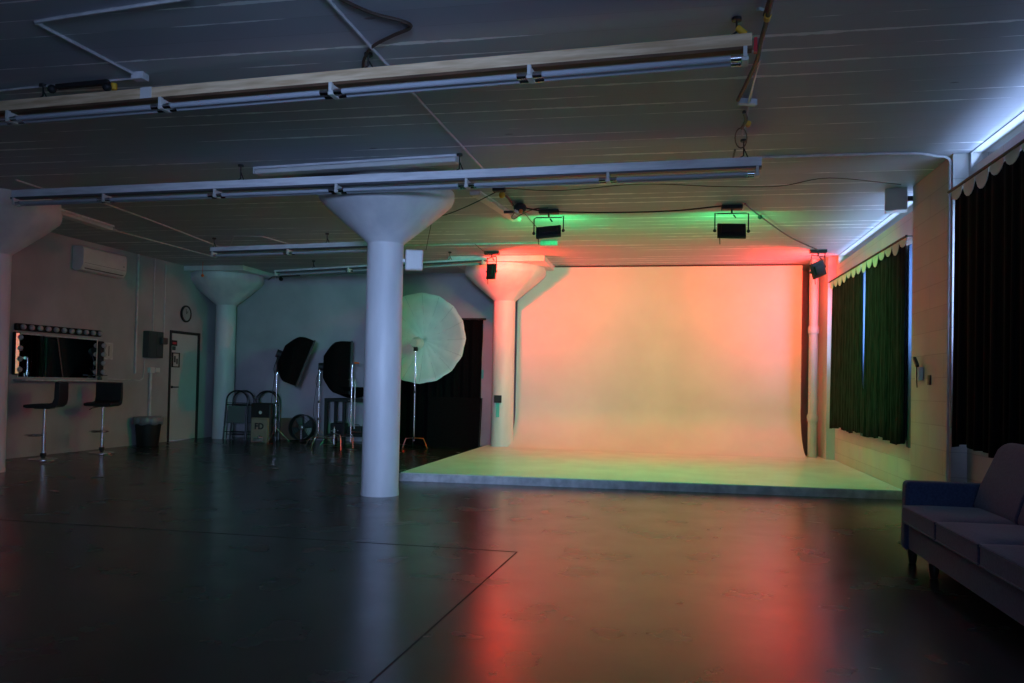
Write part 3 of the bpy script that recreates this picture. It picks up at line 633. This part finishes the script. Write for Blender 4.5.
cable('wall_conduit', 'thin conduit running along the left wall from the mirror shelf to the electrical panel', 'pipe', [V((XL+.014, 12.65, 1.24)), V((XL+.014, 13.42, 1.22)), V((XL+.014, 13.60, 1.24)), V((XL+.014, 13.66, 1.32)), V((XL+.014, 13.68, 1.65))], .010, 'pipe', 4)
t = thing('outlet_box', 'small grey outlet boxes under the electrical panel', 'outlet', (XL, 13.9, 1.4))
MB().box(XL+.001, XL+.07, 13.79, 13.92, 1.365, 1.48).box(XL+.001, XL+.06, 13.96, 14.10, 1.38, 1.47).build('box_body', 'plastic', t, bevel=.005)
c = AX(108, 351, XL); t = thing('wall_notice', 'pale framed paper on the left wall just right of the mirror', 'notice', (XL, c.y, c.z))
MB().box(XL+.001, XL+.015, c.y-.10, c.y+.11, c.z-.15, c.z+.15).build('backing', 'trimwhite', t); MB().box(XL+.015, XL+.018, c.y-.085, c.y+.09, c.z-.13, c.z+.13).build('sheet', 'paper', t)
MB().box(XL+.018, XL+.020, c.y-.01, c.y+.01, c.z-.09, c.z+.09).build('print', 'greyslot', t)
# clock
c = V((XL, 14.955, 2.61)); t = thing('wall_clock', 'round dark rimmed clock above the door', 'clock', c)
MB().lathe([(.165, .001), (.175, .012), (.175, .04), (.145, .045), (.142, .03)], c, 32, (1, 0, 0)).build('rim', 'black', t, smooth=True)
MB().lathe([(.142, .031), (.142, .034)], c, 32, (1, 0, 0)).build('dial', 'dial', t)
MB().beam(c+V((.038, 0, 0)), c+V((.038, .05, .06)), .008, .003).beam(c+V((.038, 0, 0)), c+V((.038, -.02, .10)), .006, .003).build('hands', 'black', t)
# sign and framed notice on door
DX = XL-.01
c = AX(173.5, 343, XL-.01); t = thing('door_sign', 'small dark sign with a red face on the door', 'sign', (DX, c.y, c.z))
MB().box(DX+.001, DX+.02, c.y-.085, c.y+.095, c.z-.055, c.z+.055).build('plate', 'black', t); MB().box(DX+.02, DX+.023, c.y-.06, c.y+.07, c.z-.025, c.z+.02).build('red_face', 'red', t, label='red face')
MB().box(DX+.001, DX+.012, c.y-.04, c.y+.06, c.z-.145, c.z-.065).build('lower_plate', 'panel', t)
c = AX(175.2, 360, XL-.01); t = thing('framed_notice', 'black framed notice hanging on the door below the small sign', 'frame', (DX, c.y, c.z))
mb = MB(); w, h = .12, .15
mb.box(DX+.001, DX+.025, c.y-w, c.y+w, c.z+h-.02, c.z+h).box(DX+.001, DX+.025, c.y-w, c.y+w, c.z-h, c.z-h+.02).box(DX+.001, DX+.025, c.y-w, c.y-w+.02, c.z-h, c.z+h).box(DX+.001, DX+.025, c.y+w-.02, c.y+w, c.z-h, c.z+h).build('frame', 'black', t)
MB().box(DX+.001, DX+.01, c.y-w+.02, c.y+w-.02, c.z-h+.02, c.z+h-.02).build('sheet', 'paper', t)
MB().box(DX+.01, DX+.012, c.y-.06, c.y+.0, c.z-.05, c.z+.08).box(DX+.01, DX+.012, c.y+.02, c.y+.07, c.z-.08, c.z+.03).build('print', 'panel', t)
# mirror with bulb strips and shelf
my0, my1, mz0, mz1 = 10.63, 12.38, 1.24, 1.93
t = thing('vanity_mirror', 'wide makeup mirror with bulb strips above and at both sides on the left wall', 'mirror', (XL, (my0+my1)/2, mz0))
MB().box(XL+.001, XL+.02, my0, my1, mz0, mz1).build('backing_frame', 'trimwhite', t)
MB().box(XL+.02, XL+.024, my0+.02, my1-.03, mz0+.01, mz1-.02).build('mirror_glass', 'mirror', t)
def bulb_strip(y0, z0, y1, z1, n, nm):
    p, q = V((XL+.035, y0, z0)), V((XL+.035, y1, z1)); d = (q-p).normalized()
    s = MB(); s.obox((p+q)/2, d, V((1, 0, 0)), d.cross(V((1, 0, 0))), (q-p).length/2, .033, .055)
    so = s.build(nm, 'black', t, bevel=.02, seg=3)
    for k in range(n):
        c = p+d*((k+.5)*(q-p).length/n)
        MB().ball(c+V((.065, 0, 0)), .045, 14).build('bulb', 'bulb', so, smooth='all')
        MB().lathe([(.02, 0), (.02, .03)], c+V((.03, 0, 0)), 10, (1, 0, 0)).build('bulb_socket', 'chrome', so)
bulb_strip(10.55, 2.02, 12.42, 2.03, 11, 'top_bulb_strip')
bulb_strip(10.58, 1.28, 10.58, 1.94, 4, 'side_bulb_strip')
bulb_strip(12.44, 1.28, 12.44, 1.90, 4, 'side_bulb_strip')
MB().obox((XL+.10, 10.535, 1.61), V((.183, .983, 0)), V((0, 0, 1)), V((.983, -.183, 0)), .028, .31, .003).build('chrome_face', 'chrome', t, label='shining chrome face of the left bulb strip')
tag(reloc(MB().box(XL+.001, XL+.22, 10.58, 12.42, 1.19, 1.215).build('makeup_shelf', 'trimwhite', bevel=.004), (XL, 11.5, 1.19)), 'narrow white shelf under the makeup mirror', 'shelf')
c = V((XL+.12, 12.33, 1.216)); t = thing('shelf_stand', 'small dark stand at the right end of the makeup shelf', 'stand', c)
MB().lathe([(.04, 0), (.04, .05), (.02, .055), (.02, .075)], c, 16).build('base', 'panel', t, smooth=True); MB().box(c.x-.05, c.x+.05, c.y-.12, c.y+.13, c.z+.076, c.z+.09).build('tray', 'panel', t)
# bar stools
def stool(x, y_, rz, label):
    t = thing('bar_stool', label, 'stool', (0, 0, 0), 0, 'black bar stools at the makeup mirror')
    MB().lathe([(.205, 0), (.205, .008), (.19, .016), (.06, .03), (.035, .05), (.035, .06)], (0, 0, 0), 40).build('base', 'chrome', t, smooth=True)
    MB().tube([(0, 0, .05), (0, 0, .42)], .031, 20).tube([(0, 0, .42), (0, 0, .775)], .022, 20).build('pole', 'chrome', t, smooth=True)
    MB().lathe([(.042, .04), (.042, .09), (.034, .10)], (0, 0, 0), 20).build('collar', 'black', t, smooth=True)
    MB().tube([(.03, 0, .37)]+arc((.12, 0, .37), (1, 0, 0), (0, 1, 0), .14, -PI*.75, PI*.75, 16)+[(.03, 0, .37)], .011, 8).build('footrest', 'chrome', t, smooth=True)
    mb = MB(); mb.obox((0, 0, .785), V((1, 0, 0)), V((0, 1, 0)), V((0, 0, 1)), .11, .11, .012); mb.build('seat_plate', 'black', t)
    # padded seat swept up into the back: one shell, width along y
    c_ = [(.23, .80), (.225, .835), (.10, .85), (-.10, .85), (-.165, .87), (-.19, .93), (-.195, 1.17), (-.205, 1.185), (-.245, 1.185), (-.26, 1.17), (-.262, .93), (-.245, .84), (-.20, .80), (-.10, .785), (.18, .785)]
    MB().prism(c_, 'y', -.215, .215).build('seat', 'leather', t, bevel=.018, seg=3)
    for zz in (.95, 1.03, 1.11): MB().tube([(-.198, -.2, zz), (-.198, .2, zz)], .006, 6).build('back_tuft', 'leather', t, smooth=True)
    MB().tube([(.0, -.05, .775), (.04, -.16, .75), (.05, -.20, .72)], .007, 6).build('height_lever', 'black', t, smooth=True)
    t.location = (x, y_, 0); t.rotation_euler = (0, 0, rz); return t
s1 = AZ(43, 459.5, 0); s2 = AZ(101.5, 453, 0)
stool(s1.x, s1.y, PI*1.13, 'black bar stool with its back at the right, left one of two at the mirror')
o = None
proto = [q for q in C.objects if q.name.startswith('bar_stool')][0]
o = copy_tree(proto); o.location = (s2.x, s2.y, 0); o.rotation_euler = (0, 0, PI*1.58); o['label'] = 'black bar stool seen from behind, under the right end of the makeup shelf'
# nearer third stool whose seat just enters at the left edge
c = AY(-24, 410, 9.6); o = copy_tree(proto); o.location = (c.x, 9.6, 0); o.rotation_euler = (0, 0, PI*.5); o['label'] = 'black bar stool mostly outside the left edge of the photo'
# trash can
c = V((-9.62, 13.52, 0)); t = thing('trash_can', 'black waste bin with a pale liner folded over its rim', 'trash can', c)
MB().lathe([(.185, 0), (.19, .01), (.235, .50), (.238, .50)], c, 32).build('bin', 'black', t, smooth=True)
def bag(u, w):
    a = 2*PI*u; r = .247+.008*math.sin(a*9)+.006*math.sin(a*17+1); zz = [.40, .47, .525, .54, .53, .48][int(round(w*5))]
    rr = [r+.004, r+.012, r+.006, r-.005, r-.03, r-.05][int(round(w*5))]
    zz += .012*math.sin(a*7+2)*(w < .1)
    return c+V((rr*math.cos(a), rr*math.sin(a), zz))
MB().grid(bag, 72, 5).build('bin_liner', 'bag', t, smooth='all', solid=.003)
# ------------------------------------------------------------------ back-left equipment
def folding_chair(label, x, y_, rz, lean=.14):
    t = thing('folding_chair', label, 'chair', (0, 0, 0), 0, 'folded metal chairs leaning at the back wall')
    R_, hh, w = .21, 1.04, .235
    top = arc((0, 0, hh-R_), (-1, 0, 0), (0, 0, 1), w, 0, PI, 14)
    MB().tube([(-w-.02, 0, 0)]+[(p.x, 0, (p.z-(hh-R_))*R_/w+hh-R_) for p in top]+[(w+.02, 0, 0)], .018, 8).build('back_frame', 'chairpaint', t, smooth=True)
    MB().tube([(-w, 0, .74), (w, 0, .74)], .014, 8).tube([(-w, 0, .78), (w, 0, .78)], .006, 8).build('back_bar', 'chairpaint', t)
    MB().tube([(-w+.03, .03, .02), (-w+.03, .03, .62)], .011, 8).build('leg', 'chairpaint', t, smooth=True); MB().tube([(w-.03, .03, .02), (w-.03, .03, .62)], .011, 8).build('leg', 'chairpaint', t, smooth=True)
    MB().box(-w+.035, w-.035, .012, .034, .36, .72).build('seat', 'chairpanel', t, bevel=.01)
    MB().tube([(-w-.01, 0, .17), (w+.01, 0, .17)], .009, 8).tube([(-w+.03, .03, .12), (w-.03, .03, .12)], .009, 8).build('stretcher', 'chairpaint', t, smooth=True)
    t.location = (x, y_, 0); t.rotation_euler = (-lean, 0, rz); return t
k1 = folding_chair('grey folding chair leaning at the back wall, foremost and leftmost of the folded chairs', AY(234.5, 438, 15.42).x, 15.42, .05, .08)
o = copy_tree(k1); o.location = (AY(241, 438, 15.56).x, 15.56, 0); o['label'] = 'grey folding chair at the back wall, half hidden behind the leftmost folded chair'
o = copy_tree(k1); o.location = (AY(264, 438, 15.60).x, 15.60, 0); o['label'] = 'dark folding chair leaning at the back wall behind the cardboard carton'
o = copy_tree(k1); o.location = (AY(267, 438, 15.74).x, 15.74, 0); o['label'] = 'dark folding chair half hidden, rearmost of those behind the cardboard carton'
# black flat bag between chairs with pale dot
c = AY(262, 414, 15.36); t = thing('equipment_bag', 'black upright equipment bag with a pale round badge behind the cardboard carton', 'bag', (c.x, 15.36, 0))
MB().box(c.x-.23, c.x+.24, 15.29, 15.44, 0, .80).build('bag_body', 'black', t, bevel=.05, seg=4); MB().lathe([(.035, 0), (.035, .006)], (c.x+.0, 15.295, .60), 16, (0, -1, 0)).build('badge', 'plastic', t, label='pale round badge')
# cardboard carton with letters
pL, pR = AY(251, 430, 15.1), AY(267, 430, 15.1)
t = thing('cardboard_carton', 'upright cardboard carton with big black letters, before the folding chairs', 'box', ((pL.x+pR.x)/2, 15.17, 0))
cy = 15.1; MB().box(pL.x, pR.x, cy, cy+.09, .0, .50).build('carton', 'card', t, bevel=.003)
MB().box(pL.x+.01, pR.x-.01, cy-.002, cy-.0005, .47, .478).build('flap_seam', 'brown', t)
cu_ = bpy.data.curves.new('letters', 'FONT'); cu_.body = 'FD'; cu_.size = .17; cu_.extrude = .001; cu_.offset = .006; cu_.align_x = 'CENTER'
lo = bpy.data.objects.new('tmp', cu_); C.objects.link(lo); bpy.context.view_layer.update()
me = bpy.data.meshes.new_from_object(lo.evaluated_get(bpy.context.evaluated_depsgraph_get())); bpy.data.objects.remove(lo); me.materials.append(M['ink'])
lo = bpy.data.objects.new('lettering', me); C.objects.link(lo); lo.location = ((pL.x+pR.x)/2, cy-.003, .27); lo.rotation_euler = (PI/2, 0, 0); lo.parent = t; lo.matrix_parent_inverse = world(t).inverted()
# coil / small glass thing in front
c = AZ(261, 442.5, 0); c = V((c.x, 14.95, 0)); t = thing('cable_coil', 'small coiled cable with a shiny connector on the floor before the cardboard carton', 'cable', c)
MB().tube([c+V((.10*math.cos(k*.5), .08*math.sin(k*.5), .02+k*.0025)) for k in range(40)], .010, 6).build('coil', 'bag', t, smooth=True); MB().ball(c+V((.03, -.03, .11)), .045).build('connector', 'chrome', t, smooth='all')
# brown box and round fan
c = AY(287, 428, 16.05); tag(reloc(MB().box(c.x-.12, c.x+.24, 15.98, 16.2, 0, .46).build('brown_carton', 'brown', bevel=.004), (c.x, 16.07, 0)), 'brown carton on the floor behind the round fan', 'box')
c = AY(302, 427, 15.75); t = thing('drum_fan', 'round black floor fan standing by the back wall', 'fan', (c.x, 15.75, 0))
c = V((c.x, 15.75, .29)); ax_ = (0, -1, .12)
MB().lathe([(.262, -.08), (.275, -.08), (.275, .08), (.262, .08), (.262, -.08)], c, 40, ax_, cap=False).build('drum', 'black', t, smooth=True)
aa, bb, dd = basis(ax_)
for rr in (.06, .11, .16, .21, .25): MB().tube([c+dd*.085+(aa*math.cos(k*PI/16)+bb*math.sin(k*PI/16))*rr for k in range(33)], .003, 5).build('grille_ring', 'black', t)
mb = MB()
for k in range(4):
    a = k*PI/2+.4; e = aa*math.cos(a)+bb*math.sin(a); f_ = aa*-math.sin(a)+bb*math.cos(a)
    mb.grid(lambda u, w, e=e, f_=f_: c+e*(.04+.19*u)+f_*((w-.5)*(.06+.12*u))+dd*((w-.5)*.06), 6, 4)
mb.build('blades', 'panel', t, smooth='all', solid=.004)
MB().lathe([(.05, -.06), (.05, .06), (.03, .075)], c, 20, ax_).build('hub', 'steel', t, smooth=True)
MB().tube([c+V((-.24, .08, -.12)), V((c.x-.2, c.y+.12, .012)), V((c.x-.2, c.y-.15, .012))], .012, 6).tube([c+V((.24, .08, -.12)), V((c.x+.2, c.y+.12, .012)), V((c.x+.2, c.y-.15, .012))], .012, 6).build('stand', 'black', t, smooth=True)
# softboxes on stands
def softbox(label, c, nrm, roll, w, h, dep, foot, standz, glabel=None):
    a, b2, d = basis(nrm); a, b2 = a*math.cos(roll)+b2*math.sin(roll), -a*math.sin(roll)+b2*math.cos(roll)
    foot = V((foot.x, foot.y, 0))
    t = thing('softbox', label, 'softbox', foot)
    mb = MB(); rings = []; ns = 11
    for i in range(ns):
        u = i/(ns-1); s_ = .42+.58*math.sin(min(1, u*2.0)*PI/2); zz = -dep*(1-u)
        ring = []
        for k in range(32):
            an = 2*PI*k/32+PI/4; ca, sa = math.cos(an), math.sin(an); q_ = max(abs(ca), abs(sa))
            sq = min(1, u*1.6)**.4; rx = ca/(q_*sq+(1-sq)); ry = sa/(q_*sq+(1-sq))
            ring.append(mb.b.verts.new(c+a*rx*s_*w/2+b2*ry*s_*h/2+d*zz))
        rings.append(ring)
    for A, B_ in zip(rings, rings[1:]):
        for k in range(32): mb.face((A[k], A[(k+1) % 32], B_[(k+1) % 32], B_[k]))
    mb.face(rings[0][::-1]); mb.build('shell', 'blackcloth', t, smooth=True)
    MB().obox(c-d*.02, a, b2, d, w/2-.03, h/2-.03, .003).build('diffuser', 'umb', t)
    e = [(1, 1), (1, -1), (-1, -1), (-1, 1)]
    mb = MB(); P_ = [c+a*w/2*i+b2*h/2*j for i, j in e]
    for i in range(4): mb.beam(P_[i], P_[(i+1) % 4], .02, .035)
    mb.build('rim', 'black', t)
    # small pale logo strip on the flank facing the room
    hd = c-d*(dep+.05)
    MB().tube([c-d*(dep-.01), hd-d*.05], [.085, .08], 16).build('flash_head', 'black', t, smooth=True)
    MB().beam(hd-V((0, 0, .06)), V((foot.x, foot.y, standz)), .04, .05).build('swivel_bracket', 'black', t)
    MB().tube([V((foot.x, foot.y, .12)), V((foot.x, foot.y, standz*.55))], .015, 10).tube([V((foot.x, foot.y, standz*.55)), V((foot.x, foot.y, standz))], .011, 10).build('stand_pole', 'chrome', t, smooth=True)
    for zc in (standz*.55, .5): MB().lathe([(.022, -.025), (.022, .025)], (foot.x, foot.y, zc), 12).build('stand_collar', 'black', t)
    for k in range(3):
        an = .5+k*2*PI/3; f2_ = foot+V((math.cos(an), math.sin(an), 0))*.28
        MB().tube([V((foot.x, foot.y, .30)), f2_+V((0, 0, .012))], .008, 8).build('leg', 'steel', t, smooth=True)
    lp = [hd+V((.0, -.03, -.05)), hd+V((-.07, -.05, -.3)), hd+V((-.02, -.05, -.42)), hd+V((.05, -.04, -.3)), hd+V((.02, -.03, -.08))]
    MB().tube(spline(lp), .008, 6).tube(spline([hd+V((-.02, -.02, -.05)), V((foot.x-.10, foot.y-.03, .7)), V((foot.x-.03, foot.y-.04, .4)), V((foot.x+.03, foot.y-.03, .1))]), .006, 6).build('power_cord', 'wire', t, smooth=True)
    return t, a, b2, d
c1 = AY(305, 364, 15.15); ft = AY(276.5, 436, 15.4); ft = V((ft.x, 15.35, 0))
t, a, b2, d = softbox('black softbox tipped to one side on a stand, the left of the two', c1, (.82, .42, -.34), 0, .85, .97, .50, ft, 1.45)
c2 = AY(350, 368, 15.6); ft = AY(318, 436, 15.3); ft = V((ft.x, 15.3, 0))
t, a, b2, d = softbox('black upright softbox on a stand, the right of the two, above the equipment table', c2, (.9, .42, -.02), 0, .80, 1.06, .54, ft, 1.55)
# third big low softbox / reflector bowl seen under it
c3 = AY(352, 388, 15.75); t = thing('black_reflector_bowl', 'wide shallow black bowl reflector lying on the equipment table below the right softbox', 'reflector', V((c3.x, 15.80, .93)))
MB().lathe([(.05, .0), (.15, .02), (.36, .10), (.49, .22), (.50, .23), (.47, .23), (.34, .13), (.05, .04)], (c3.x+.08, 15.62, .935), 40).build('bowl', 'blackcloth', t, smooth=True)
# equipment table
eL, eR = -6.90, -5.75
t = thing('equipment_table', 'black metal table with gear on its lower shelf, half behind the middle column', 'table', ((eL+eR)/2, 15.6, 0))
MB().box(eL, eR, 15.32, 15.88, .86, .93).build('table_top', 'black', t, bevel=.005)
for xx in (eL+.03, eL+.42, eR-.03):
    for yy in (15.36, 15.84):
        if xx == eL+.42 and yy > 15.5: continue
        MB().box(xx-.03, xx+.03, yy-.03, yy+.03, 0, .86).build('leg', 'black', t)
MB().box(eL+.03, eR-.03, 15.36, 15.84, .16, .20).build('lower_shelf', 'black', t)
for k, (xx, ww, hh) in enumerate(((eL+.22, .14, .22), (eL+.60, .16, .16), (eL+.92, .13, .26))):
    lab = ['black equipment case on the left of the table lower shelf', 'low black equipment case in the middle of the table lower shelf', 'tall black equipment case on the right of the table lower shelf'][k]
    tt = thing('equipment_case', lab, 'case', (xx, 15.6, .2), 0, 'cases on the lower shelf'); MB().box(xx-ww, xx+ww, 15.45, 15.75, .201, .2+hh).build('case_body', 'black', tt, bevel=.02, seg=3)
    MB().tube([(xx-.06, 15.6, .2+hh), (xx-.05, 15.6, .23+hh), (xx+.05, 15.6, .23+hh), (xx+.06, 15.6, .2+hh)], .008, 6).build('case_handle', 'black', tt)
# C-stands
def c_stand(label, x, y_, hgt, legs, grip=True, col='chrome'):
    t = thing('lighting_stand', label, 'light stand', (x, y_, 0), 0, 'chrome lighting stands')
    MB().tube([(x, y_, .10), (x, y_, hgt*.55)], .017, 12).tube([(x, y_, hgt*.55), (x, y_, hgt)], .012, 12).build('column_tube', col, t, smooth=True)
    MB().tube([(x+.07, y_, .35), (x+.07, y_, hgt*.8)], .010, 10).build('riser_tube', 'steel', t, smooth=True)
    for zc in (hgt*.55, .12, hgt*.8): MB().lathe([(.026, -.03), (.026, .03)], (x, y_, zc), 12).tube([(x, y_, zc), (x-.06, y_-.02, zc)], .009, 6).build('clamp', 'steel', t)
    for k, an in enumerate(legs):
        e = V((math.cos(an), math.sin(an), 0)); zz = .19+.05*k
        p0 = V((x, y_, zz)); MB().tube(spline([p0, p0+e*.10+V((0, 0, .0)), p0+e*.42, p0+e*.50-V((0, 0, .04)), V((x, y_, .012))+e*.58]), .011, 8).build('leg', col, t, smooth=True)
    if grip:
        MB().lathe([(.03, -.03), (.03, .03)], (x+.03, y_-.02, hgt), 14, (0, 1, 0)).build('grip_head', 'steel', t, smooth=True)
        MB().beam((x+.04, y_-.03, hgt+.005), (x+.15, y_-.03, hgt), .03, .03).build('grip_handle', 'orange', t, label='orange handle')
    return t
g1 = AZ(352.5, 444, 0); c_stand('tall chrome stand with an orange grip handle, left of the middle column', AY(351.5, 400, 14.9).x, 14.9, AY(351.5, 363, 14.9).z, (PI*1.1, -PI*.35, PI*1.9))
c_stand('low chrome stand with splayed legs on the floor before the equipment table', AY(334, 440, 14.3).x, 14.3, .42, (PI*1.0, -PI*.62, -PI*.30), grip=False)
# umbrella on a stand
U = AY(416, 343, 15.05); t = thing('photo_umbrella', 'very large white photo umbrella on a chrome stand right of the middle column', 'umbrella', (U.x, 15.05, 0))
uc = AY(420.5, 338, 15.22); nrm = V((.12, -.99, .06)).normalized(); a, b2, d = basis(nrm); RU = .91; NG = 16
mb = MB(); rings = []
for i in range(9):
    rr = RU*i/8; zz = -.33*(1-(i/8)**2)
    ring = []
    for k in range(NG*4):
        an = 2*PI*k/(NG*4); ph_ = abs((k % 4)-2)/2.0      # 1 at ribs, 0 mid gore
        rk = rr*(1-(.022*(1-ph_))*(i/8)); zk = zz+.022*(1-ph_)*(i/8)
        ring.append(mb.b.verts.new(uc+(a*math.cos(an)+b2*math.sin(an))*max(rk, .004)+d*zk))
    rings.append(ring)
n_ = NG*4
for A, B_ in zip(rings, rings[1:]):
    for k in range(n_): mb.face((A[k], A[(k+1) % n_], B_[(k+1) % n_], B_[k]))
mb.build('canopy', 'umb', t, smooth=True, solid=.004)
for k in range(NG):
    an = 2*PI*k/NG; e = a*math.cos(an)+b2*math.sin(an)
    MB().tube([uc+e*RU*u*.985+d*(-.33*(1-u*u)-.006) for u in (.02, .25, .5, .75, 1.0)], .0035, 5).build('rib', 'steel', t)
MB().tube([uc-d*.36, uc+d*.25], .006, 8).build('shaft', 'chrome', t, smooth=True)
hd = V((U.x, 15.05, U.z))
MB().lathe([(.11, .0), (.125, .02), (.125, .06), (.09, .10), (.07, .26)], hd+V((0, .12, 0)), 20, (0, -1, 0)).build('flash_head', 'plastic', t, smooth=True)
MB().beam(hd-V((0, 0, .07)), hd-V((0, 0, .16)), .07, .09).build('swivel_bracket', 'black', t, bevel=.006)
MB().tube([(U.x, 15.05, .14), (U.x, 15.05, 1.1)], .016, 12).tube([(U.x, 15.05, 1.1), (U.x, 15.05, hd.z-.14)], .011, 12).build('stand_pole', 'chrome', t, smooth=True)
for zc in (1.1, .2): MB().lathe([(.024, -.03), (.024, .03)], (U.x, 15.05, zc), 12).build('stand_collar', 'black', t)
for k, an in enumerate((-.12*PI, .62*PI, -.62*PI)):
    e = V((math.cos(an), math.sin(an), 0)); p0 = V((U.x, 15.05, .20)); m_ = 'orange' if k == 0 else 'steel'
    MB().tube(spline([p0, p0+e*.2, p0+e*.25-V((0, 0, .02)), V((U.x, 15.05, .012))+e*.34]), .009, 8).build('leg', m_, t, smooth=True)
# black drape
t = thing('black_drape', 'tall black backdrop drape on a crossbar beside the stage', 'drape', (-4.5, 15.84, 0))
yd = 15.84
def dfn(u, w):
    x0, x1 = -5.62, AY(483, 340, yd).x-.08*max(0, (w-.15))/.85; x_ = x0+(x1-x0)*u
    return (x_, yd+.035*math.sin(x_*34)+.02*math.sin(x_*15+1), 2.58*(1-w)+.012*w)
MB().grid(dfn, 160, 8).build('cloth', 'blackcloth', t, smooth='all', solid=.006)
e = AY(486, 319.5, yd)
MB().tube([(-5.66, yd-.0, 2.60), (e.x, yd, 2.60)], .022, 10).build('crossbar', 'black', t, smooth=True)
MB().tube([(-5.64, yd+.05, .0), (-5.64, yd+.05, 2.6)], .016, 8).tube([(e.x-.10, yd+.06, .0), (e.x-.10, yd+.06, 2.6)], .016, 8).build('upright', 'black', t, smooth=True)
pr_ = AY(480.5, 420, 15.5); t = thing('black_flat_panel', 'black flat board leaning low in front of the drape beside the stage', 'board', (pr_.x-.4, 15.5, 0))
MB().prism([(15.45, .0), (15.49, .0), (15.64, 1.0), (15.60, 1.0)], 'x', pr_.x-1.1, pr_.x).build('board', 'blackcloth', t, bevel=.003)
MB().prism([(15.445, .0), (15.449, .0), (15.599, 1.0), (15.595, 1.0)], 'x', pr_.x-.02, pr_.x-.003).build('edge_tape', 'black', t)
c = AY(480, 374, 16.1); tag(reloc(MB().box(c.x-.045, c.x+.045, YB-.03, YB-.001, c.z-.09, c.z+.09).build('wall_switch', 'teal', bevel=.004), (c.x, YB, c.z)), 'small teal plate on the back wall beside the black drape', 'plate')
# baseboards
struct(MB().box(XL, XL+.012, YF, DY0-.01, 0, .06).build('baseboard_left', 'wall')); 
# ------------------------------------------------------------------ light
def area(name, loc, dirn, sx, sy, col, e, spread=PI):
    ld = bpy.data.lights.new(name, 'AREA'); ld.shape = 'RECTANGLE'; ld.size = sx; ld.size_y = sy; ld.color = col; ld.energy = e; ld.spread = spread
    lo = bpy.data.objects.new(name, ld); C.objects.link(lo); lo.location = loc
    lo.rotation_mode = 'QUATERNION'; lo.rotation_quaternion = V(dirn).to_track_quat('-Z', 'Z'); return lo
DAY = (.38, .56, 1.0)
for nm, (a, b_, z0, z1), e in (('daylight_open_window', bays[0], 150), ('daylight_near_window', bays[1], 260), ('daylight_far_window', bays[2], 200)):
    o = area(nm, (XR+.17, (a+b_)/2, (z0+z1)/2), (-1, 0, 0), b_-a, z1-z0, DAY, e)
    o.rotation_mode = 'XYZ'; o.rotation_euler = (PI/2, 0, PI/2); o.data.size = b_-a-.05; o.data.size_y = z1-z0-.05
for nm, (a, b_, z0, z1), e in (('added_near_slot_light', bays[1], 13), ('added_far_slot_light', bays[2], 9)):
    ld = area(nm, (XR+.05, (a+b_)/2, 3.515), (-1, 0, .5), 1, 1, DAY, e); ld.rotation_mode = 'XYZ'; ld.rotation_euler = (PI/2+.6, 0, PI/2); ld.data.size = b_-a-.04; ld.data.size_y = .12  # added slot lights brightening the ceiling along the right wall
o = area('added_front_window_light', ((FW[0]+FW[1])/2, YF-.2, (FW[2]+FW[3])/2), (0, 1, 0), 2.9, 1.6, DAY, 85); o.rotation_mode = 'XYZ'; o.rotation_euler = (PI/2, 0, 0)  # wide light of the added front window
# added narrow beam from the same window, aimed at the middle column alone
c0 = V(((FW[0]+FW[1])/2, YF-.22, (FW[2]+FW[3])/2)); o = area('added_column_beam', c0, V((-3.2, 8.7, 1.7))-c0, 1.2, 1.2, DAY, 34, math.radians(30))
w = bpy.data.worlds.new('world'); SC.world = w; w.use_nodes = True
bg = w.node_tree.nodes['Background']; bg.inputs[0].default_value = (.55, .7, 1, 1); bg.inputs[1].default_value = .4
